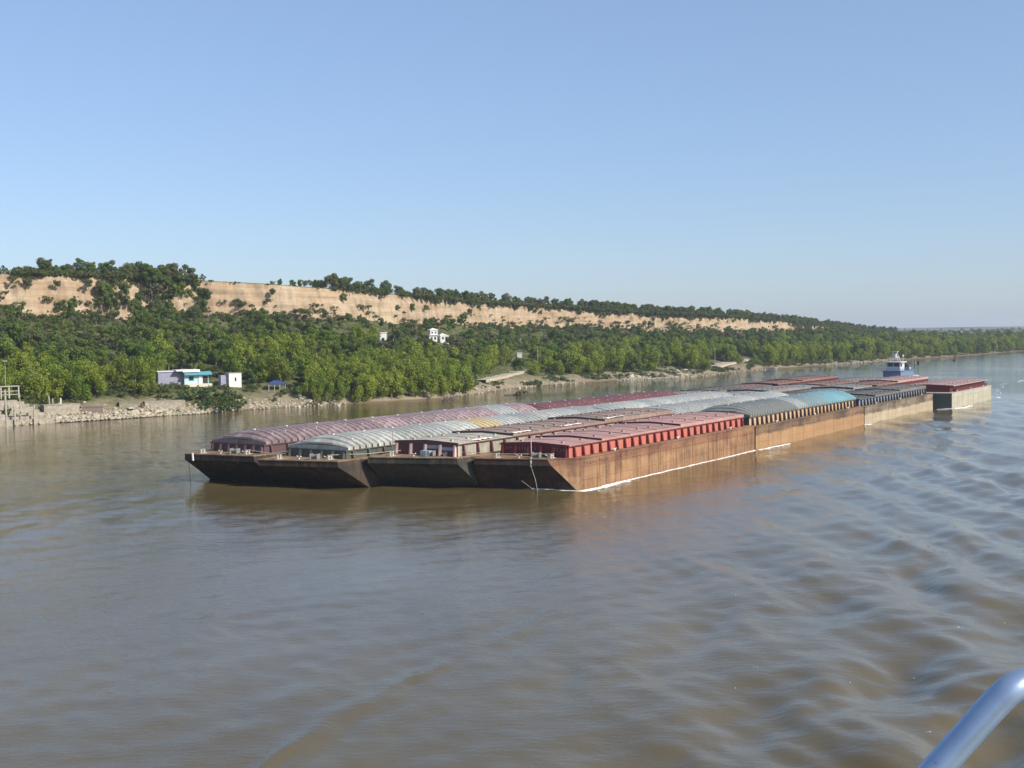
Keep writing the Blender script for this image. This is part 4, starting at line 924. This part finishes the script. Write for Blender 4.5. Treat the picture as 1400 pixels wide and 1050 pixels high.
b = MB(); b.tube([(0, 0, -3), (-.2, 0, 8)], [.16, .12], 6); p = at(29, 581, 0); b.obj('mooring_pole', WOODP, None, tuple(p), label='thin pole at the water beside the stepped landing', cat='pole')
b = MB(); b.tube([(0, 0, -1), (0, 0, 13)], [.12, .07], 6); b.box(-.5, .5, -.25, .25, 12.6, 13.1); p = foot(9, 560); b.obj('lamp_post', CONC, None, tuple(p), label='slim lamp post with pale head at the left edge', cat='lamp post')
for i, (px, py, lb) in enumerate([(67, 556, 'leftmost pale post under the dark trees'), (72, 557, 'middle pale post under the dark trees'), (82, 558, 'rightmost pale post under the dark trees')]):
    b = MB(); b.tube([(0, 0, -.5), (.1*(i-1), 0, 2.6)], [.28, .2], 6); p = foot(px, py); b.obj('post', WHITE if i == 2 else CONC, None, tuple(p), label=lb, cat='post', group='pale posts under the trees')
b = MB(); b.tube([(0, 0, 0), (0, 0, 1.3)], .4, 10); p = foot(194, 558); b.obj('cylinder', plain('reddish cylinder', (.14, .05, .035), .8), None, tuple(p), label='dark reddish cylinder standing on the rubble spit', cat='cylinder')  # plain cylinder for an unidentified dark reddish upright form
def slab(name, px, py, w, lab):
    pass
# turquoise house
PL = plain('white wall', (.72, .72, .70), .8, nz=.08); TUR = plain('turquoise paint', (.08, .30, .36), .6, nz=.12); TURL = plain('pale turquoise wall', (.40, .55, .57), .8, nz=.1); SHADE_GREY = plain('lavender grey shade', (.25, .25, .32), .6)  # lavender grey has the shade of wing wall and hut side in it
p, a = face(252, 527); p.z = max(p.z, 7.2); t = empty('house', (p.x, p.y, p.z), a+.22, label='small turquoise house with flat white roof above the bare slope', cat='house')
b = MB(); b.box(0, 7.4, 0, 5, -2.5, 3.6); b.obj('wall', TURL, t)
b = MB(); b.box(-2.6, 4.6, -.9, 6, 4.25, 4.65); b.box(-.6, 4.6, -.95, -.902, 3.9, 4.7); b.obj('roof', PL, t)
b = MB(); b.add([(-.2, -1.5, 3.0), (8.2, -1.5, 3.0), (8.2, -.01, 3.75), (-.2, -.01, 3.75), (-.2, -1.5, 3.2), (8.2, -1.5, 3.2), (8.2, -.01, 4.0), (-.2, -.01, 4.0)], [(3,2,1,0), (4,5,6,7), (0,1,5,4), (1,2,6,5), (2,3,7,6), (3,0,4,7)]); b.obj('awning', TUR, t)
b = MB(); b.box(1.3, 2.9, -.06, -.005, 1.2, 2.6); f = b.obj('window', TUR, t); b = MB(); b.box(1.45, 2.75, -.09, -.062, 1.35, 2.45); b.obj('pane', GLASS, f)
b = MB(); b.box(4.3, 5.4, -.25, -.005, .3, 2.8); b.obj('door', PL, t)
b = MB(); b.box(5.6, 7.2, -.06, -.004, .3, 2.6); b.obj('doorway', NEAR_BLACK, t)
b = MB(); b.box(-.4, 8, -2.2, -.004, -2.5, .25); b.obj('terrace', plain('cream terrace', (.60, .55, .44), .9), t)
b = MB(); b.box(-7.6, -.1, 1.5, 6.2, -2.5, 4.1); b.obj('side_wing', SHADE_GREY, t); b = MB(); b.box(-7.9, -2.7, 1.2, 6.6, 4.11, 4.4); b.obj('wing_roof', plain('pale sheet', (.6, .6, .62), .6), t)
# hut
p, a = face(321, 528); p.z = max(p.z, 6.4); t = empty('hut', (p.x, p.y, p.z), a+.38, label='small white cube hut with one dark window', cat='hut')
b = MB(); b.box(-2.0, 2.1, 0, 3.5, -2, 4.0); b.obj('wall', WHITE, t); b = MB(); b.box(-2.2, 2.3, -.15, 3.7, 4.0, 4.15); b.obj('roof', CONC2, t); b = MB(); b.box(-.1, .4, -.05, -.003, 1.4, 2.6); b.obj('window', GLASS, t)
b = MB(); b.box(-4.2, -2.01, 1.2, 3.4, -2, 3.4); b.obj('shaded_side', SHADE_GREY, t)  # hut's left side, its shade put into the grey colour
# awning
BLUE = plain('blue canvas', (.03, .055, .17), .7, nz=.15); p, a = face(378, 532); t = empty('canopy', (p.x, p.y, p.z), a, label='blue peaked canvas canopy on poles among the trees', cat='canopy'); t.scale = (.85, .85, .8)
b = MB(); b.add([(-3.2, -2, 2.6), (3.2, -2, 2.4), (3.2, 2, 2.6), (-3.2, 2, 2.6), (-1.2, 0, 3.7), (1.0, 0, 3.6)], [(0,1,5,4), (1,2,5), (2,3,4,5), (3,0,4)]); b.add([(-3.2, -2.01, 2.1), (3.2, -2.01, 1.9), (3.2, -2.01, 2.4), (-3.2, -2.01, 2.6)], [(0,1,2,3)]); b.obj('canvas', BLUE, t)
for x in (-3, -.9, 1.0, 3):
    b = MB(); b.tube([(x, -1.9, -.5), (x, -1.9, 2.4)], .08, 5); b.obj('pole', WHITE, t)
# villas on the slope
def windows(t, spots, y, mat=GLASS):
    for (x, z, w, h) in spots:
        b = MB(); b.box(x, x+w, y-.05, y-.003, z, z+h); b.obj('window', mat, t)
p, a = face(592, 467); t = empty('villa', (p.x, p.y, p.z+.6), a+.3, label='white two-storey hillside villa with side wing', cat='house'); t.scale = (.8, .8, .8)
b = MB(); b.box(-2.6, 2.2, 0, 5, -4, 3.0); b.box(-1.9, 2.6, .5, 5.2, 3.25, 5.9); b.obj('wall', WHITE, t)
b = MB(); b.box(-3.2, 2.9, -.9, 5.4, 3.0, 3.25); b.box(-2.3, 3.0, .1, 5.6, 5.9, 6.15); b.add([(-2.3, .1, 6.15), (3, .1, 6.15), (3, 5.6, 6.15), (-2.3, 5.6, 6.15), (.3, 2.8, 7.3)], [(0,1,4), (1,2,4), (2,3,4), (3,0,4)]); b.obj('roof', PL, t)
windows(t, [(-1.9, .6, 1.2, 1.3), (.3, .4, 1.1, 1.6)], 0); windows(t, [(-1.2, 4.0, .9, 1.1), (.9, 4.0, .9, 1.1)], .5)
b = MB(); b.box(4.2, 9.6, .5, 4.5, -4, 2.6); b.add([(3.8, .2, 2.6), (10, .2, 2.6), (10, 4.8, 2.6), (3.8, 4.8, 2.6), (5.6, 2.5, 4.2), (8, 2.5, 3.4)], [(0,1,5,4), (1,2,5), (2,3,4,5), (3,0,4)]); b.obj('side_wing', WHITE, t); windows(t, [(5.2, .6, 1.2, 1.2), (7.4, .0, 1.4, 2.0)], .5)
p, a = face(526, 470); t = empty('colonnade_house', (p.x, p.y, p.z+.4), a+.25, label='white house with a row of columns half hidden on the slope', cat='house')
b = MB(); b.box(-2.2, .8, 0, 4, -4, 4.6); b.obj('wall', WHITE, t); b = MB(); b.box(-2.5, 1.1, -.3, 4.3, 4.6, 4.85); b.obj('roof', PL, t); windows(t, [(-1.3, 1.2, 1, 1.3)], 0)
for i in range(4): b = MB(); b.tube([(2.2+i*1.5, 0, -4), (2.2+i*1.5, 0, 2.4)], .17, 8); b.obj('column', WHITE, t)
b = MB(); b.box(.81, 7.4, -.2, 3.2, 2.4, 2.55); b.obj('porch_roof', CONC2, t)
p, a = face(711, 488); t = empty('hut', (p.x, p.y, p.z+.2), a, label='tiny white hut among the trees above the sandy track', cat='hut'); b = MB(); b.box(-1.2, 1.2, 0, 2, -2, 2.2); b.obj('wall', WHITE, t); b = MB(); b.box(-1.4, 1.4, -.2, 2.2, 2.2, 2.35); b.obj('roof', PL, t)
b = MB(); b.box(-3.2, -.4, -.03, 0, .9, 1.3); 
for nm, px, py, h_, lb in [('utility_pole', 735, 506, 11, 'tall thin pole at the top of the sandy track'), ('utility_pole', 978, 500, 10, 'thin pole at the foot of the pale boat ramp')]:
    b = MB(); b.tube([(0, 0, -1), (0, 0, h_)], [.17, .12], 6); b.tube([(-.8, 0, h_-.5), (.8, 0, h_-.5)], .07, 4); p = foot(px, py); b.obj(nm, WOODP, None, tuple(p), label=lb, cat='pole', group='poles on the bank')
def track(name, pts, w, **k):
    P = [foot(*q_) for q_ in pts]; b = MB(); n = 12; L = []
    for i in range(len(P)-1):
        for j in range(n): L.append(P[i].lerp(P[i+1], j/n))
    L.append(P[-1])
    for i, c in enumerate(L):
        d = (L[min(i+1, len(L)-1)]-L[max(i-1, 0)]); d.z = 0; d.normalize(); s_ = Vector((-d.y, d.x, 0))*w*(.8+.3*rnd.random())/2
        b.v += [tuple(c - s_ + Vector((0, 0, -.6))), tuple(c - s_ + Vector((0, 0, .5))), tuple(c + s_ + Vector((0, 0, .5))), tuple(c + s_ + Vector((0, 0, -.6)))]
        if i: o_ = (i-1)*4; b.f += [(o_+j, o_+j+1, o_+j+5, o_+j+4) for j in range(3)]; b.m += [0]*3
    return b.obj(name, SAND, None, **k)
track('sandy_track', [(655, 520), (682, 514), (705, 508), (733, 501)], 5.5, kind='structure'); track('boat_ramp', [(972, 501), (990, 497), (1018, 490)], 9, kind='structure')
track('sand_patch', [(1105, 489), (1120, 487)], 14, kind='structure')
b = MB()
P = [(-4.5, 0, .2), (-3, .9, .7), (3, .9, .7), (4.6, 0, .9), (3, -.9, .7), (-3, -.9, .7)]; Q = [(-4, 0, -.3), (-3, .5, -.3), (3, .5, -.3), (4, 0, -.3), (3, -.5, -.3), (-3, -.5, -.3)]
b.add(Q+P, [tuple(range(6))[::-1]] + [(i, (i+1) % 6, 6+(i+1) % 6, 6+i) for i in range(6)]); b.add([(x*.85, y*.8, .55) for x, y, z in P], [tuple(range(6))])
p = foot(1054, 505); b.obj('rowing_boat', WHITE, None, (p.x, p.y, p.z+.3), (0, 0, -.6), label='pale boat lying on the shore between the ramp and the towboat', cat='boat')
# floating clump, snags, buoy
M_snag = plain('driftwood', (.13, .10, .075), .9)
p = at(705, 540, 0); b = MB(); b.tube([(-4, 0, .1), (5, .4, .15)], .35, 6); b.tube([(0, 0, .1), (1, .3, 1.6)], .12, 5); b.obj('drifting_log', M_snag, None, tuple(p), label='dark log with weed lying in the river off the grassy shore', cat='log')
link('shrub', BUSH[2], None, (p.x+1.2, p.y+.3, -.35), (0, 0, 1), (2.2, 1.6, 1.5), label='dark clump of bush standing in the water off the grassy shore', cat='shrub')
r_ = random.Random(4)
for i, (px, py, lb) in enumerate([(425, 557, 'tangle of bare driftwood below the blue awning'), (612, 548, 'pale snag of drowned branches at the end of the willow thicket'), (450, 556, 'small driftwood snag under the leaning shrub')]):
    b = MB(); p = foot(px, py) if i != 1 else at(px, py, 0)
    for k in range(16): a = r_.uniform(0, 6.28); L = r_.uniform(1, 3.2); b.tube([(r_.uniform(-2, 2), r_.uniform(-1, 1), 0), (L*math.cos(a), L*.6*math.sin(a), r_.uniform(.3, 2.0)), (1.5*L*math.cos(a), L*math.sin(a), r_.uniform(.4, 2.6))], [.14, .09, .03], 5)
    b.obj('driftwood', M_snag, None, (p.x, p.y, max(p.z, 0)), label=lb, cat='driftwood')
p = at(1305, 493, 0); t = empty('channel_buoy', tuple(p), 0, label='dark channel marker standing in the river near the far right bank', cat='buoy')
b = MB(); b.tube([(0, 0, -.8), (0, 0, .6)], [1.1, 1.2], 10); b.obj('float', NEAR_BLACK, t); b = MB(); b.tube([(0, 0, .6), (0, 0, 2.6)], [.5, .3], 8); b.obj('tower', D_mar, t); b = MB(); b.tube([(0, 0, 2.6), (0, 0, 3.6)], [.7, .1], 8); b.obj('topmark', D_mar, t)
for px, py, lb in [(409, 557, 'small white float close to the shore under the driftwood'), (463, 555, 'tiny white float right of the driftwood')]:
    b = MB(); b.tube([(0, 0, -.2), (0, 0, .2), (0, 0, .45)], [.35, .45, .15], 8); b.obj('float', WHITE, None, tuple(at(px, py, 0)), label=lb, cat='float')

# ================================================================ SHIP RAIL IN THE FOREGROUND
m, n, l, b_ = nt('galvanised rail'); tc = n.new('ShaderNodeTexCoord'); ns = noise(n, l, tc.outputs['Object'], 14, 4, .6)
b_.inputs['Base Color'].default_value = (.30, .38, .52, 1); b_.inputs['Metallic'].default_value = .6
n2 = noise(n, l, tc.outputs['Object'], 40, 5, .7); cw_ = ramp(n, [(.28, (.16, .17, .19)), (.36, (.30, .38, .52)), (.66, (.33, .41, .55)), (.74, (.42, .46, .52))]); l.new(n2.outputs[0], cw_.inputs[0]); l.new(cw_.outputs[0], b_.inputs['Base Color'])
rr_ = ramp(n, [(.3, (.26, .26, .26)), (.7, (.46, .46, .46))]); l.new(ns.outputs[0], rr_.inputs[0]); l.new(rr_.outputs[0], b_.inputs['Roughness']); M_rail = m
def ray(px, py, d):
    q_ = at(px, py, CAM_H-1); v = Vector((q_.x, q_.y, -1)); k = d/q_.y; return Vector((v.x*k, v.y*k, CAM_H+v.z*k))
t = empty('guard_rail', (.9, 1.9, CAM_H-1.65), 0, label='bent blue-grey metal guard rail in the bottom right corner', cat='railing')
ctrl = [ray(1175, 1175, 1.93), ray(1230, 1110, 1.94), ray(1286, 1046, 1.95), ray(1330, 996, 1.95), ray(1361, 962, 1.95), ray(1382, 943, 1.95), ray(1408, 932, 1.96), ray(1450, 925, 1.97), ray(1560, 915, 2.0), ray(1800, 900, 2.05)]
def smooth(P, n=6):
    out = []
    for i in range(len(P)-1):
        p0, p1, p2, p3 = P[max(i-1, 0)], P[i], P[i+1], P[min(i+2, len(P)-1)]
        for j in range(n):
            t_ = j/n; out.append(.5*((2*p1) + (p2-p0)*t_ + (2*p0-5*p1+4*p2-p3)*t_*t_ + (3*p1-p0-3*p2+p3)*t_**3))
    return out + [P[-1]]
org = Vector((.9, 1.9, CAM_H-1.65)); low = ctrl[0]
ctrl = [Vector((low.x-.12, low.y, CAM_H-1.65)), Vector((low.x-.10, low.y, low.z-.25))] + ctrl
b = MB(); b.tube([p-org for p in smooth(ctrl)], .0245, 24); b.obj('rail', M_rail, t, smooth=True)
for P_ in (ctrl[-1], ray(1560, 915, 2.0)):
    b = MB(); b.tube([Vector((P_.x, P_.y, CAM_H-1.65))-org, P_-org], .02, 12); b.obj('post', M_rail, t, smooth=True)
b = MB(); b.box(-6, 8, -8, 2.25, CAM_H-1.95, CAM_H-1.65); b.box(-6, 8, 2.05, 2.249, -1, CAM_H-1.951); b.obj('ship_deck', plain('ship deck paint', (.12, .17, .13), .6), kind='structure')

# ================================================================ AIR
m = bpy.data.materials.new('haze'); m.use_nodes = True; n = m.node_tree.nodes; l = m.node_tree.links; n.clear()
pv = n.new('ShaderNodeVolumePrincipled'); pv.inputs['Color'].default_value = (.86, .92, 1, 1); pv.inputs['Density'].default_value = .00012; pv.inputs['Anisotropy'].default_value = .2
oo = n.new('ShaderNodeOutputMaterial'); l.new(pv.outputs[0], oo.inputs['Volume'])
b = MB(); b.box(-7000, 9500, -60, 10000, -12, 75); b.obj('haze', m, label='thin pale air over the river', kind='stuff')
